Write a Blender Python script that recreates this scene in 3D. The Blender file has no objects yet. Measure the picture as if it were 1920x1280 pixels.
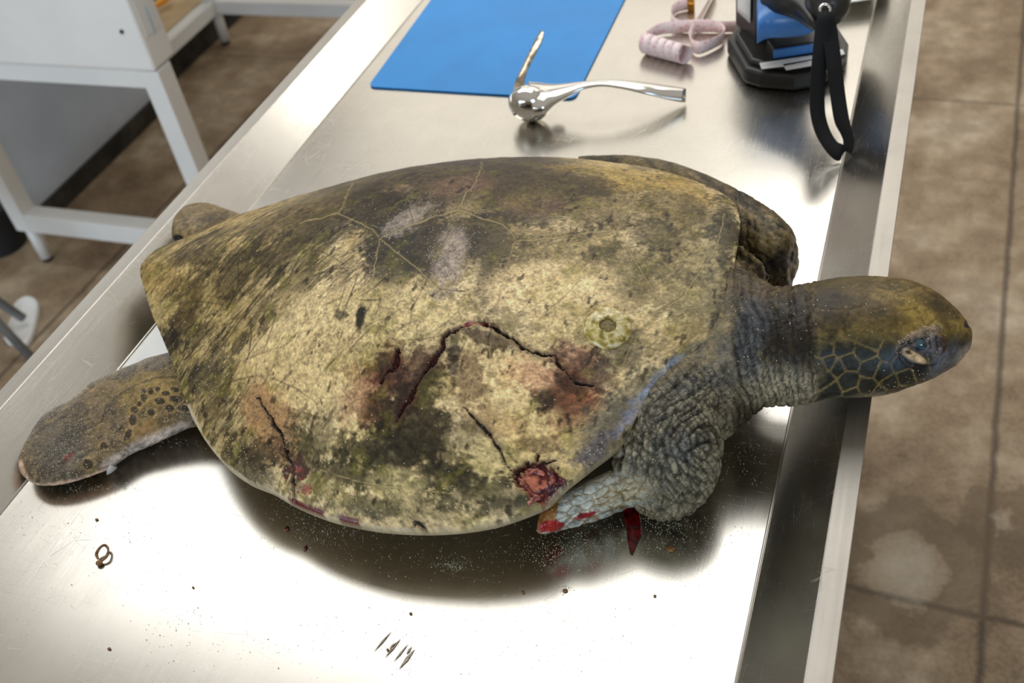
import bpy, bmesh, math, random
import numpy as np
from mathutils import Vector, Matrix
from mathutils.bvhtree import BVHTree

# ------------------------------------------------------------------ camera
F = 1968.; PT = math.radians(42.45); RO = math.radians(-10.746); YW = math.radians(26.38)
FW = np.array([-math.sin(YW)*math.cos(PT), math.cos(YW)*math.cos(PT), -math.sin(PT)])
R0 = np.array([math.cos(YW), math.sin(YW), 0.]); U0 = np.cross(R0, FW)
RX = math.cos(RO)*R0+math.sin(RO)*U0; UX = -math.sin(RO)*R0+math.cos(RO)*U0
CAM = np.array([0., 0., 1.53]); TZ = .88          # eye height, table panel height
sc = bpy.context.scene
col = sc.collection
cd = bpy.data.cameras.new('camera'); cam = bpy.data.objects.new('camera', cd); col.objects.link(cam)
cam.matrix_world = Matrix(((RX[0], UX[0], -FW[0], CAM[0]), (RX[1], UX[1], -FW[1], CAM[1]),
                           (RX[2], UX[2], -FW[2], CAM[2]), (0, 0, 0, 1)))
cd.sensor_width = 36.; cd.lens = 36.*F/1920.; cd.clip_start = .01
cd.dof.use_dof = True; cd.dof.focus_distance = .80; cd.dof.aperture_fstop = 8.
sc.camera = cam
# ------------------------------------------------------------------ world, lights, exposure
w = bpy.data.worlds.new('world'); sc.world = w; w.use_nodes = True
nt = w.node_tree; bg = nt.nodes['Background']; bg.inputs[1].default_value = .36
_tc = nt.nodes.new('ShaderNodeTexCoord'); _sp = nt.nodes.new('ShaderNodeSeparateXYZ'); _rp = nt.nodes.new('ShaderNodeValToRGB')
nt.links.new(_tc.outputs['Generated'], _sp.inputs[0]); nt.links.new(_sp.outputs[2], _rp.inputs[0]); nt.links.new(_rp.outputs[0], bg.inputs[0])
_e = _rp.color_ramp.elements; _e[0].position = 0.; _e[0].color = (.46, .39, .31, 1); _e[1].position = .75; _e[1].color = (1.0, .95, .87, 1)
def area(name, loc, target, sx, sy, power, color):
    l = bpy.data.lights.new(name, 'AREA'); l.shape = 'RECTANGLE'; l.size = sx; l.size_y = sy
    l.energy = power; l.color = color
    o = bpy.data.objects.new(name, l); col.objects.link(o); o.location = loc
    o.rotation_euler = (Vector(target)-Vector(loc)).to_track_quat('-Z', 'Y').to_euler()
    return o
area('skylight', (-1.25, 1.95, 3.0), (-1.25, 1.96, 0), 2.9, 1.4, 35, (.97, .985, 1.))
area('rear_fill', (-1., 6.0, 3.3), (-.7, .9, .9), 5.5, 2.6, 38, (1, .95, .87))  # added panel that brightens the middle of the steel
area('skylight', (-.3, 3.35, 3.0), (-.3, 3.36, 0), .5, .4, 6, (1, .99, .97))
area('skylight', (.65, 3.85, 3.0), (.65, 3.86, 0), .5, .3, 6, (1, .99, .97))
area('window_daylight', (1.6, -1.6, 2.1), (-.2, .7, .9), 1.0, 1.0, 16, (.5, .73, 1.))
area('cool_fill', (-1.9, -2.4, 1.15), (-1.6, 1.6, .55), 2.2, 1.6, 62, (.70, .84, 1.))  # added cool fill from the camera side for the background whites
sc.view_settings.view_transform = 'Standard'; sc.view_settings.look = 'None'
sc.view_settings.gamma = 1; sc.view_settings.use_curve_mapping = False
sc.view_settings.exposure = .30

# ------------------------------------------------------------------ helpers
def ray(x, y): return FW*F+RX*(x-960)-UX*(y-640)
def at(x, y, z=0.):
    d = ray(x, y); return CAM+d*((z-CAM[2])/d[2])
def aty(x, y, Y):
    d = ray(x, y); return CAM+d*((Y-CAM[1])/d[1])
def proj(p):
    q = np.asarray(p, float)-CAM; w_ = q@FW
    return 960+F*(q@RX)/w_, 640-F*(q@UX)/w_
def lin(c):
    c = np.asarray(c, float)/255.
    return np.where(c < .04045, c/12.92, ((c+.055)/1.055)**2.4)
def rgba(c): return (*lin(c), 1.)

def tag(o, label=None, cat=None, group=None, kind=None):
    for k, v in (('label', label), ('category', cat), ('group', group), ('kind', kind)):
        if v: o[k] = v
    return o
def empty(name, loc=(0, 0, 0)):
    o = bpy.data.objects.new(name, None); col.objects.link(o); o.location = loc; o.empty_display_size = .05
    return o
def link(name, me, m, parent=None, smooth=False, pos=None):
    o = bpy.data.objects.new(name, me); col.objects.link(o)
    if m: me.materials.append(m)
    if parent:
        o.parent = parent; o.matrix_parent_inverse = Matrix.Translation(-Vector(parent.location))
    if smooth: me.polygons.foreach_set('use_smooth', [True]*len(me.polygons))
    return o
def center_origin(o):
    me = o.data; c = sum((v.co for v in me.vertices), Vector())/len(me.vertices)
    zmin = min(v.co.z for v in me.vertices); c.z = zmin
    me.transform(Matrix.Translation(-c)); o.location = c; return o
def mesh(name, V, Fc, m, parent=None, smooth=True):
    me = bpy.data.meshes.new(name); me.from_pydata([tuple(map(float, v)) for v in V], [], Fc); me.update()
    return link(name, me, m, parent, smooth)
def bm_obj(name, bm, m, parent=None, smooth=False):
    bmesh.ops.recalc_face_normals(bm, faces=bm.faces)
    me = bpy.data.meshes.new(name); bm.to_mesh(me); bm.free(); return link(name, me, m, parent, smooth)
def bevel(o, wd=.003, seg=3):
    b = o.modifiers.new('bevel', 'BEVEL'); b.width = wd; b.segments = seg; b.limit_method = 'ANGLE'
    return o
def box(bm, lo, hi):
    v = [bm.verts.new((x, y, z)) for x in (lo[0], hi[0]) for y in (lo[1], hi[1]) for z in (lo[2], hi[2])]
    for q in ((0, 1, 3, 2), (4, 6, 7, 5), (0, 4, 5, 1), (2, 3, 7, 6), (0, 2, 6, 4), (1, 5, 7, 3)): bm.faces.new([v[i] for i in q])
def boxo(name, lo, hi, m, parent=None, bev=.003):
    bm = bmesh.new(); box(bm, lo, hi); o = bm_obj(name, bm, m, parent)
    if bev: bevel(o, bev)
    return o
def prism(name, pts, z0, m, parent=None, bev=.002, top=None):
    """pts: world xyz points of the top outline; extruded down to height z0"""
    bm = bmesh.new(); t = [bm.verts.new(tuple(p)) for p in pts]; b = [bm.verts.new((p[0], p[1], z0)) for p in pts]
    n = len(t); bm.faces.new(t); bm.faces.new(b[::-1])
    for i in range(n): bm.faces.new([t[i], b[i], b[(i+1) % n], t[(i+1) % n]])
    o = bm_obj(name, bm, m, parent)
    if bev: bevel(o, bev)
    return o
def crspline(P, n, closed=False):
    P = np.asarray(P, float); k = len(P)
    if closed: Q = np.vstack([P[-1], P, P[0], P[1]]); segs = k
    else: Q = np.vstack([2*P[0]-P[1], P, 2*P[-1]-P[-2]]); segs = k-1
    t = np.linspace(0, segs, n, endpoint=not closed); i = np.minimum(t.astype(int), segs-1); u = (t-i)[:, None]
    a, b, c, d = Q[i], Q[i+1], Q[i+2], Q[i+3]
    return .5*((2*b)+(-a+c)*u+(2*a-5*b+4*c-d)*u*u+(-a+3*b-3*c+d)*u**3)
def tube(name, P, r, m, parent=None, n=10, seg=40, smooth=True):
    P = np.asarray(P, float); P = crspline(P, seg) if len(P) > 2 else P
    r = np.interp(np.linspace(0, 1, len(P)), np.linspace(0, 1, np.size(r)), np.atleast_1d(r)) if np.size(r) > 1 else np.full(len(P), r)
    T = np.gradient(P, axis=0); T /= np.linalg.norm(T, axis=1)[:, None]
    V = []; N = np.cross(T[0], [0, 0, 1.]); 
    if np.linalg.norm(N) < .1: N = np.cross(T[0], [1., 0, 0])
    for i in range(len(P)):
        N = N-T[i]*(N@T[i]); N /= np.linalg.norm(N); B = np.cross(T[i], N)
        for k in range(n):
            a = 2*math.pi*k/n; V.append(P[i]+r[i]*(math.cos(a)*N+math.sin(a)*B))
    Fc = [[i*n+k, i*n+(k+1) % n, (i+1)*n+(k+1) % n, (i+1)*n+k] for i in range(len(P)-1) for k in range(n)]
    Fc += [list(range(n))[::-1], [(len(P)-1)*n+k for k in range(n)]]
    return mesh(name, V, Fc, m, parent, smooth)
def sect(A, B, z, b):
    """cross-section ellipse whose silhouette seen by the camera runs from pixel A to pixel B;
    centre height z over the table, half height b"""
    A = np.array(A, float); B = np.array(B, float); n = (A-B)/np.linalg.norm(A-B)
    a3 = at(*A, TZ+z); b3 = at(*B, TZ+z); e = a3-b3; L = np.linalg.norm(e); e /= L
    c = (a3+b3)/2; a = L/2; th = np.linspace(0, 2*math.pi, 48, endpoint=False)
    for _ in range(40):
        P = c+np.outer(np.cos(th)*a, e)+np.outer(np.sin(th)*b, [0, 0, 1.])
        x, y = proj(P.T.T) if False else (960+F*((P-CAM)@RX)/((P-CAM)@FW), 640-F*((P-CAM)@UX)/((P-CAM)@FW))
        s = x*n[0]+y*n[1]; hi, lo = s.max(), s.min(); tA, tB = A@n, B@n
        k = L/max(1e-6, abs(tA-tB))
        a = max(.15*b, a+.5*k*((tA-tB)-(hi-lo))*.8); c = c+e*.5*k*((tA+tB)-(hi+lo))*.8
    return c, e, a, b
def loft(stations, n=40, seg=60, flat=1.0):
    """stations: (A, B, z, b). returns verts, faces of a closed lofted surface"""
    S = [sect(*s) for s in stations]
    D = np.array([np.concatenate([c, e, [a, b]]) for c, e, a, b in S])
    D = crspline(D, seg); V = []
    th = np.linspace(0, 2*math.pi, n, endpoint=False)
    for r_ in D:
        c, e, a, b = r_[:3], r_[3:6]/np.linalg.norm(r_[3:6]), max(r_[6], .0005), max(r_[7], .0005)
        ct = np.sign(np.cos(th))*np.abs(np.cos(th))**flat; st = np.sign(np.sin(th))*np.abs(np.sin(th))**flat
        V += list(c+np.outer(ct*a, e)+np.outer(st*b, [0, 0, 1.]))
    m0 = len(D); Fc = [[i*n+k, i*n+(k+1) % n, (i+1)*n+(k+1) % n, (i+1)*n+k] for i in range(m0-1) for k in range(n)]
    V.append(D[0][:3]); V.append(D[-1][:3]); i0, i1 = len(V)-2, len(V)-1
    Fc += [[i0, (k+1) % n, k] for k in range(n)]+[[i1, (m0-1)*n+k, (m0-1)*n+(k+1) % n] for k in range(n)]
    return V, Fc
def ellipsoid(c, r, n=24):
    V = []; Fc = []
    for i in range(n+1):
        ph = math.pi*i/n
        for k in range(2*n):
            t = math.pi*k/n; V.append((c[0]+r[0]*math.sin(ph)*math.cos(t), c[1]+r[1]*math.sin(ph)*math.sin(t), c[2]+r[2]*math.cos(ph)))
    m = 2*n
    for i in range(n):
        for k in range(m): Fc.append([i*m+k, (i+1)*m+k, (i+1)*m+(k+1) % m, i*m+(k+1) % m])
    return V, Fc

# ---- numpy noise
def _hash(i, j, k, s):
    h = (i*374761393+j*668265263+k*2147483647+s*1274126177) & 0xffffffff
    h = ((h ^ (h >> 13))*1274126177) & 0xffffffff
    h = (h ^ (h >> 16)) & 0xffffffff
    return h/4294967295.
def vnoise(P, s=0):
    i = np.floor(P).astype(np.int64); f_ = P-i; f_ = f_*f_*(3-2*f_); r_ = 0
    for dx in (0, 1):
        for dy in (0, 1):
            for dz in (0, 1):
                wt = np.where(dx, f_[:, 0], 1-f_[:, 0])*np.where(dy, f_[:, 1], 1-f_[:, 1])*np.where(dz, f_[:, 2], 1-f_[:, 2])
                r_ = r_+wt*_hash(i[:, 0]+dx, i[:, 1]+dy, i[:, 2]+dz, s)
    return r_
def fbm(P, sc_, o=4, s=0, rough=.55):
    a = 1.; t = 0.; r_ = 0.
    P = P*np.asarray(sc_, float)
    for k in range(o):
        r_ = r_+a*vnoise(P, s+17*k); t += a; a *= rough; P = P*2.03+11.3
    return (r_/t-.5)*2
def sstep(a, b, x):
    t = np.clip((x-a)/(b-a), 0, 1); return t*t*(3-2*t)
def segdist(X, Y, pts):
    """distance in the plane to a polyline, and the fraction along it"""
    D = np.full(X.shape, 1e9); Tt = np.zeros(X.shape); n = len(pts)-1
    for i in range(n):
        ax, ay = pts[i]; bx, by = pts[i+1]; dx, dy = bx-ax, by-ay
        t = np.clip(((X-ax)*dx+(Y-ay)*dy)/(dx*dx+dy*dy+1e-9), 0, 1)
        d = np.hypot(X-ax-t*dx, Y-ay-t*dy); mk = d < D; D = np.where(mk, d, D); Tt = np.where(mk, (i+t)/n, Tt)
    return D, Tt
def mix(C, c, m):
    c = lin(c) if np.ndim(c) == 1 else c
    return C*(1-m[:, None])+c*m[:, None]
def blob(X, Y, cx, cy, rx, ry, rot, N, k=.5, soft=.5):
    a = math.radians(rot); dx, dy = X-cx, Y-cy
    u_ = (dx*math.cos(a)+dy*math.sin(a))/rx; v_ = (-dx*math.sin(a)+dy*math.cos(a))/ry
    return 1-sstep(1-soft, 1+soft, np.hypot(u_, v_)+N*k)
def set_attr(me, name, C):
    at_ = me.color_attributes.new(name, 'FLOAT_COLOR', 'POINT')
    A = np.ones((len(me.vertices), 4), dtype=np.float32); A[:, :C.shape[1]] = C
    at_.data.foreach_set('color', A.ravel())

# ---- materials
class NT:
    def __init__(s, name):
        s.m = bpy.data.materials.new(name); s.m.use_nodes = True; s.t = s.m.node_tree; s.b = s.t.nodes['Principled BSDF']
    def n(s, typ, **kw):
        q = s.t.nodes.new('ShaderNode'+typ)
        for k, v in kw.items():
            if k.startswith('i_'): q.inputs[k[2:].replace('_', ' ')].default_value = v
            else: setattr(q, k, v)
        return q
    def l(s, a, b): s.t.links.new(a, b)
    def math(s, op, a, b=None, clamp=False):
        q = s.n('Math', operation=op, use_clamp=clamp)
        for i, v in enumerate((a, b)):
            if v is None: continue
            if isinstance(v, (int, float)): q.inputs[i].default_value = v
            else: s.l(v, q.inputs[i])
        return q.outputs[0]
    def mixc(s, fac, a, b, blend='MIX'):
        q = s.n('Mix', data_type='RGBA', blend_type=blend)
        for i, v in ((0, fac), (6, a), (7, b)):
            if isinstance(v, (int, float, tuple)): q.inputs[i].default_value = v
            else: s.l(v, q.inputs[i])
        return q.outputs[2]
    def noise(s, scale, detail=4, rough=.5, vec=None, out=0):
        q = s.n('TexNoise'); q.inputs['Scale'].default_value = scale; q.inputs['Detail'].default_value = detail
        q.inputs['Roughness'].default_value = rough
        if vec is not None: s.l(vec, q.inputs['Vector'])
        return q.outputs[out]
    def ramp(s, fac, stops):
        q = s.n('ValToRGB'); s.l(fac, q.inputs[0]); e = q.color_ramp.elements
        while len(e) < len(stops): e.new(.5)
        for i, (p, c) in enumerate(stops):
            e[i].position = p; e[i].color = c if len(c) == 4 else (*c, 1)
        return q.outputs[0]
    def coord(s, scale=(1, 1, 1), rot=(0, 0, 0), kind='Object'):
        t = s.n('TexCoord'); q = s.n('Mapping'); q.inputs['Scale'].default_value = scale; q.inputs['Rotation'].default_value = rot
        s.l(t.outputs[kind], q.inputs['Vector']); return q.outputs[0]
    def bump(s, h, strength=.3, dist=.001):
        q = s.n('Bump'); q.inputs['Strength'].default_value = strength; q.inputs['Distance'].default_value = dist
        s.l(h, q.inputs['Height']); s.l(q.outputs[0], s.b.inputs['Normal']); return q
    def set(s, **kw):
        for k, v in kw.items():
            k = k.replace('_', ' '); 
            if isinstance(v, (int, float, tuple)): s.b.inputs[k].default_value = v
            else: s.l(v, s.b.inputs[k])
        return s.m
def plain(name, c, rough=.5, metal=0., var=.06, nscale=30, bump=0., coat=0.):
    t = NT(name); v = t.coord()
    nz = t.noise(nscale, 5, .6, v)
    a = tuple(np.clip(lin(c)*(1-var*2), 0, 1)); b = tuple(np.clip(lin(c)*(1+var*2), 0, 1))
    cr = t.ramp(nz, [(.3, a), (.7, b)])
    t.set(Base_Color=cr, Roughness=rough, Metallic=metal, Coat_Weight=coat)
    if bump: t.bump(t.noise(nscale*8, 4, .6, v), bump, .001)
    return t.m

# ------------------------------------------------------------------ setting: floor and wall
FC = (0, 0, 0)
def floor_mat():
    t = NT('screed_floor'); v = t.coord()
    n1 = t.noise(3.2, 6, .62, v); n2 = t.noise(14, 6, .6, v); n3 = t.noise(120, 3, .6, v)
    base = t.ramp(n1, [(.36, rgba((104, 84, 60))[:3]), (.46, rgba((142, 120, 92))[:3]), (.55, rgba((168, 148, 120))[:3]), (.68, rgba((190, 174, 150))[:3])])
    base = t.mixc(t.ramp(n2, [(.42, (0, 0, 0)), (.62, (1, 1, 1))]), t.mixc(.5, base, rgba((104, 80, 54))), base)
    base = t.mixc(t.math('MULTIPLY', t.ramp(n3, [(.4, (0, 0, 0)), (.6, (1, 1, 1))]), .14), base, rgba((205, 186, 160)))
    # saw-cut joints between the slabs
    q = t.n('SeparateXYZ'); t.l(t.coord(rot=(0, 0, .0285)), q.inputs[0])
    wob = t.math('MULTIPLY', t.math('SUBTRACT', n2, .5), .012)
    def joint(out, off, per, wd):
        a = t.math('ADD', t.math('ADD', out, wob), -off+per/2)
        a = t.math('SUBTRACT', t.math('FLOORED_MODULO', a, per), per/2)
        return t.math('SUBTRACT', 1., t.math('DIVIDE', t.math('ABSOLUTE', a), wd, True), True)
    jx = joint(q.outputs[0], .178, 2.1, .008); jy = t.math('MULTIPLY', joint(q.outputs[1], 1.043, 1.53, .008), t.math('SUBTRACT', 1., t.math('DIVIDE', t.math('SUBTRACT', q.outputs[1], 1.2), 3., True)))
    j = t.math('MAXIMUM', jx, jy); j = t.math('MULTIPLY', t.math('POWER', j, .7), .8)
    base = t.mixc(j, base, rgba((60, 50, 38)))
    for (sx_, sy_, ra, rb) in ((1690, 1065, .075, .13), (1890, 980, .03, .08)):
        c0 = at(sx_, sy_, 0.); dq = t.n('VectorMath', operation='DISTANCE'); t.l(v, dq.inputs[0]); dq.inputs[1].default_value = (c0[0]-FC[0], c0[1]-FC[1], .0-FC[2])
        dd = t.math('ADD', dq.outputs['Value'], t.math('MULTIPLY', t.math('SUBTRACT', n2, .5), .16))
        base = t.mixc(t.math('MULTIPLY', t.ramp(dd, [(ra*.9, (0, 0, 0)), (ra, (1, 1, 1)), (rb, (1, 1, 1)), (rb*1.15, (0, 0, 0))]), .6), base, rgba((104, 86, 64)))
        base = t.mixc(t.math('MULTIPLY', t.ramp(dd, [(ra*.3, (1, 1, 1)), (ra*1.0, (0, 0, 0))]), .45), base, rgba((206, 196, 176)))
    h = t.math('SUBTRACT', t.math('MULTIPLY', n2, .3), j)
    t.set(Base_Color=base, Roughness=.72); t.bump(h, .6, .004)
    return t.m
M = {}
M['floor'] = floor_mat()
fl = boxo('floor', (-4.2, -2.5, -.06), (3.2, 6.5, 0), M['floor'], bev=0); tag(fl, kind='structure')
t_ = NT('painted_wall'); v_ = t_.coord(); n_ = t_.noise(2.2, 5, .6, v_)
bs = t_.ramp(n_, [(.35, rgba((184, 198, 216))[:3]), (.6, rgba((204, 216, 230))[:3])])
sp = t_.n('SeparateXYZ'); t_.l(v_, sp.inputs[0])
dirt = t_.math('MULTIPLY', t_.math('SUBTRACT', 1., t_.math('DIVIDE', t_.math('ADD', sp.outputs[2], t_.math('MULTIPLY', n_, .15)), .2, True), True), .8)
M['wall'] = t_.set(Base_Color=t_.mixc(dirt, bs, rgba((170, 150, 125))), Roughness=.6)
wl = boxo('wall_left', (-2.34, 1.69, 0), (-2.178, 2.34, 3.1), M['wall'], bev=0); tag(wl, kind='structure')
M['skirt'] = plain('dark_skirting', (46, 42, 36), .7, var=.5, nscale=12)  # dark mottled tone for the wall foot and crate body
bl = boxo('baseboard_left', (-2.176, 1.69, 0), (-2.165, 2.34, .055), M['skirt'], bev=.002); tag(bl, kind='structure')

# ------------------------------------------------------------------ steel table
def steel(name, base=(205, 200, 190), r0=.17, r1=.30, stretch=(60, 1.5, 60)):
    t = NT(name); v = t.coord(stretch); vo = t.coord()
    br = t.noise(9, 4, .6, v); sm = t.noise(6, 5, .6, vo); sm2 = t.noise(22, 5, .65, vo)
    rg = t.math('ADD', t.math('MULTIPLY', br, .10), t.math('MULTIPLY', sm, r1-r0)); rg = t.math('ADD', rg, r0-.04)
    # thin random scratches
    sc1 = t.n('TexVoronoi', feature='DISTANCE_TO_EDGE'); t.l(t.coord((9, 55, 20), (0, 0, .5)), sc1.inputs['Vector']); sc1.inputs['Scale'].default_value = 1.6
    sc2 = t.n('TexVoronoi', feature='DISTANCE_TO_EDGE'); t.l(t.coord((50, 7, 20), (0, 0, -.35)), sc2.inputs['Vector']); sc2.inputs['Scale'].default_value = 1.3
    msk = t.ramp(sm2, [(.5, (0, 0, 0)), (.62, (1, 1, 1))])
    s1 = t.math('LESS_THAN', sc1.outputs[0], .0035); s2 = t.math('LESS_THAN', sc2.outputs[0], .0035)
    scr = t.math('MULTIPLY', t.math('MAXIMUM', s1, s2), msk)
    rg = t.math('ADD', rg, t.math('MULTIPLY', scr, .2))
    cc = t.mixc(t.ramp(sm2, [(.35, (0, 0, 0)), (.75, (.5, .5, .5))]), rgba(base), rgba([x*.93 for x in base]))
    t.set(Base_Color=cc, Metallic=1., Roughness=rg)
    t.bump(t.math('ADD', t.math('MULTIPLY', br, .5), t.math('MULTIPLY', scr, .5)), .07, .0006)
    return t.m
M['steel'] = steel('brushed_steel')
M['steel_top'] = steel('scuffed_rim', (176, 170, 160), .36, .62)
M['steel_rim'] = steel('scuffed_steel', (212, 208, 200), .26, .46)
table = empty('examination_table', (-.37, .6, 0))
tag(table, 'brushed stainless steel examination table with raised rim carrying the turtle', 'table')
XL, XR, Y0, Y1 = -.743, 0., -.25, 1.42; RW = .0166; SW = .0435; RH = .038
def ring(x0, x1, y0, y1, z): return [(x0, y0, z), (x1, y0, z), (x1, y1, z), (x0, y1, z)]
rings = [ring(XL, XR, Y0, Y1, TZ+RH-.028), ring(XL, XR, Y0, Y1, TZ+RH), ring(XL+RW, XR-RW, Y0+RW, Y1-RW, TZ+RH),
         ring(XL+RW+SW, XR-RW-SW, Y0+RW+SW, Y1-RW-SW*1.6, TZ), ]
V = [p for r_ in rings for p in r_]; Fc = []
for i in range(3):
    for k in range(4): Fc.append([i*4+k, i*4+(k+1) % 4, (i+1)*4+(k+1) % 4, (i+1)*4+k])
Fc.append([12, 13, 14, 15])
top = mesh('tabletop', V, Fc, M['steel'], table, False)
top.data.materials.append(M['steel_top'])
for pi_ in (4, 5, 6, 7): top.data.polygons[pi_].material_index = 1
so = top.modifiers.new('sheet', 'SOLIDIFY'); so.thickness = .002; so.offset = -1
bevel(top, .0022, 4)
# welded bead along the fold between panel and sloping border
a, b, c, d = rings[3]
tube('fold_bead', [np.array(a)+(0, 0, .0002), np.array(d)+(0, 0, .0002)], .0011, M['steel_rim'], table)
tube('fold_bead', [np.array(b)+(0, 0, .0002), np.array(c)+(0, 0, .0002)], .0011, M['steel_rim'], table)
tube('fold_bead', [np.array(d)+(0, 0, .0002), np.array(c)+(0, 0, .0002)], .0011, M['steel_rim'], table)
for x in (XL+.06, XR-.06):
    for y in (Y0+.06, Y1-.06): boxo('leg', (x-.02, y-.02, 0), (x+.02, y+.02, TZ-.003), M['steel_rim'], table)
boxo('undershelf', (XL+.05, Y0+.05, .22), (XR-.05, Y1-.05, .235), M['steel_rim'], table)

# ------------------------------------------------------------------ turtle
turtle = empty('sea_turtle', (-.39, .635, TZ))
tag(turtle, 'dead sea turtle with algae-stained cracked shell lying on the steel table', 'turtle')

def attr_mat(name, rough=.5, speck=.18, bscale=900, bstr=.4, wet=0., scales=0.):
    t = NT(name); v = t.coord()
    a = t.n('Attribute', attribute_name='paint').outputs['Color']
    mk = t.n('Attribute', attribute_name='masks'); sp = t.n('SeparateColor'); t.l(mk.outputs['Color'], sp.inputs[0])
    n1 = t.noise(220, 5, .7, v); n2 = t.noise(950, 3, .6, v); n3 = t.noise(70, 4, .6, v)
    f_ = t.math('ADD', t.math('MULTIPLY', t.math('SUBTRACT', n1, .5), speck*5), t.math('MULTIPLY', t.math('SUBTRACT', n2, .5), speck*3.5)); f_ = t.math('ADD', f_, 1.)
    cb = t.n('CombineColor'); [t.l(f_, cb.inputs[i]) for i in range(3)]
    c_ = t.mixc(1., a, cb.outputs[0], 'MULTIPLY')
    # sand grains stuck to the surface
    vo = t.n('TexVoronoi', feature='F1'); t.l(v, vo.inputs['Vector']); vo.inputs['Scale'].default_value = 900
    wn = t.n('TexWhiteNoise'); t.l(vo.outputs['Position'], wn.inputs['Vector'])
    g = t.math('MULTIPLY', t.math('LESS_THAN', vo.outputs['Distance'], .36), t.math('LESS_THAN', wn.outputs['Value'], sp.outputs[0]))
    c_ = t.mixc(g, c_, t.ramp(wn.outputs['Value'], [(0, rgba((226, 214, 190))[:3]), (.1, rgba((190, 172, 142))[:3]), (.5, rgba((150, 132, 106))[:3])]))
    rg = t.math('ADD', t.math('MULTIPLY', sp.outputs[1], -rough*.75), t.math('ADD', rough, t.math('MULTIPLY', t.math('SUBTRACT', n3, .5), .25)))
    t.set(Base_Color=c_, Roughness=rg, Specular_IOR_Level=.26)
    h = t.math('ADD', t.math('MULTIPLY', n1, .7), t.math('MULTIPLY', n2, .35)); h = t.math('ADD', h, t.math('MULTIPLY', g, .9))
    if scales:
        def creases(scale, vec, amp):
            q = t.n('TexVoronoi', feature='DISTANCE_TO_EDGE'); t.l(vec, q.inputs['Vector']); q.inputs['Scale'].default_value = scale
            return t.math('MULTIPLY', t.math('DIVIDE', q.outputs[0], .16, True), amp)
        warp = t.n('VectorMath', operation='ADD'); t.l(v, warp.inputs[0])
        wv = t.n('VectorMath', operation='SCALE'); t.l(t.noise(45, 3, .5, v, 1), wv.inputs[0]); wv.inputs['Scale'].default_value = .02
        t.l(wv.outputs[0], warp.inputs[1])
        cz = t.math('MULTIPLY', creases(175, warp.outputs[0], 3.2), sp.outputs[2])
        h = t.math('ADD', h, cz)
    t.bump(h, bstr, .0011)
    return t.m
M['shell'] = attr_mat('algae_stained_shell', .52, .17, bstr=.35)
M['skin'] = attr_mat('leathery_skin', .5, .16, bstr=.55, scales=1)

# ---- carapace
near = [(265, 510, .055), (272, 545, .055), (290, 600, .052), (312, 650, .05), (332, 700, .05), (352, 760, .048), (380, 818, .047), (420, 870, .045),
        (465, 903, .044), (510, 922, .043), (550, 945, .043), (610, 970, .043), (660, 983, .044), (720, 993, .045), (800, 997, .046), (870, 993, .048),
        (930, 983, .05), (985, 965, .053), (1030, 945, .057), (1055, 920, .062), (1105, 880, .07), (1166, 830, .078), (1209, 762, .085), (1260, 705, .092),
        (1310, 655, .098), (1351, 618, .104), (1368, 570, .107), (1376, 510, .108), (1387, 440, .108), (1386, 412, .108)]
rim = [at(x, y, TZ+z) for x, y, z in near]
rim += [np.array(p)+(0, 0, TZ) for p in ((-.135, .745, .095), (-.165, .785, .08), (-.21, .82, .066), (-.27, .843, .055), (-.34, .85, .05),
                                        (-.42, .84, .047), (-.50, .81, .047), (-.57, .76, .05))]
rim += [at(x, y, TZ+z) for x, y, z in ((460, 405, .055), (400, 430, .055), (340, 455, .055), (300, 470, .055), (275, 490, .055))]
rim = np.array(rim)
# dense along the side that faces the room, coarser on the far side
k_near = len(near)
full = crspline(rim, 6000, True); segs = len(rim)
tt = np.linspace(0, segs, 6000, endpoint=False); wt = np.where((tt < k_near) | (tt > segs-4), 1., .45)
ds = np.linalg.norm(np.roll(full, -1, 0)-full, axis=1)*wt; cs = np.concatenate([[0], np.cumsum(ds)])[:-1]; tot = ds.sum()
NU, NS = 1000, 300
uu = np.arange(NU)/NU*tot; R_ = np.stack([np.interp(uu, cs, full[:, i]) for i in range(3)], 1)
cen = np.array([-.375, .63]); ZT = .132
s_ = (np.arange(NS+1)/NS)[:, None]
sx = cen[0]+(R_[:, 0]-cen[0])*s_; sy = cen[1]+(R_[:, 1]-cen[1])*s_
sv = np.repeat(s_, NU, 1)
h_ = (1-sv**2.15)**.92
flare = .010*np.exp(-((sv-.97)/.07)**2)           # flared marginal scutes
zr = (R_[:, 2]-TZ)[None, :]
# front and rear rim heights blend into one dome
z_ = zr*(1-h_)+(ZT+.0*sx)*h_
lx = (sx-cen[0])
z_ += h_*(-.028*np.clip(-lx/.3, 0, 1)**1.5 + .004*np.clip(lx/.25, 0, 1))
z_ += flare*.4
Psh = np.stack([sx, sy, TZ+z_], 2)[1:].reshape(-1, 3)
apex = np.array([[cen[0], cen[1], TZ+ZT]])
# underside: back from the rim inwards
und = []
for q, dz in ((.995, -.006), (.97, -.009), (.9, -.010), (.75, -.006), (.5, -.004), (.2, -.002)):
    und.append(np.stack([cen[0]+(R_[:, 0]-cen[0])*q, cen[1]+(R_[:, 1]-cen[1])*q, R_[:, 2]+dz], 1))
Pu = np.vstack(und)
X, Y = proj(Psh)

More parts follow.
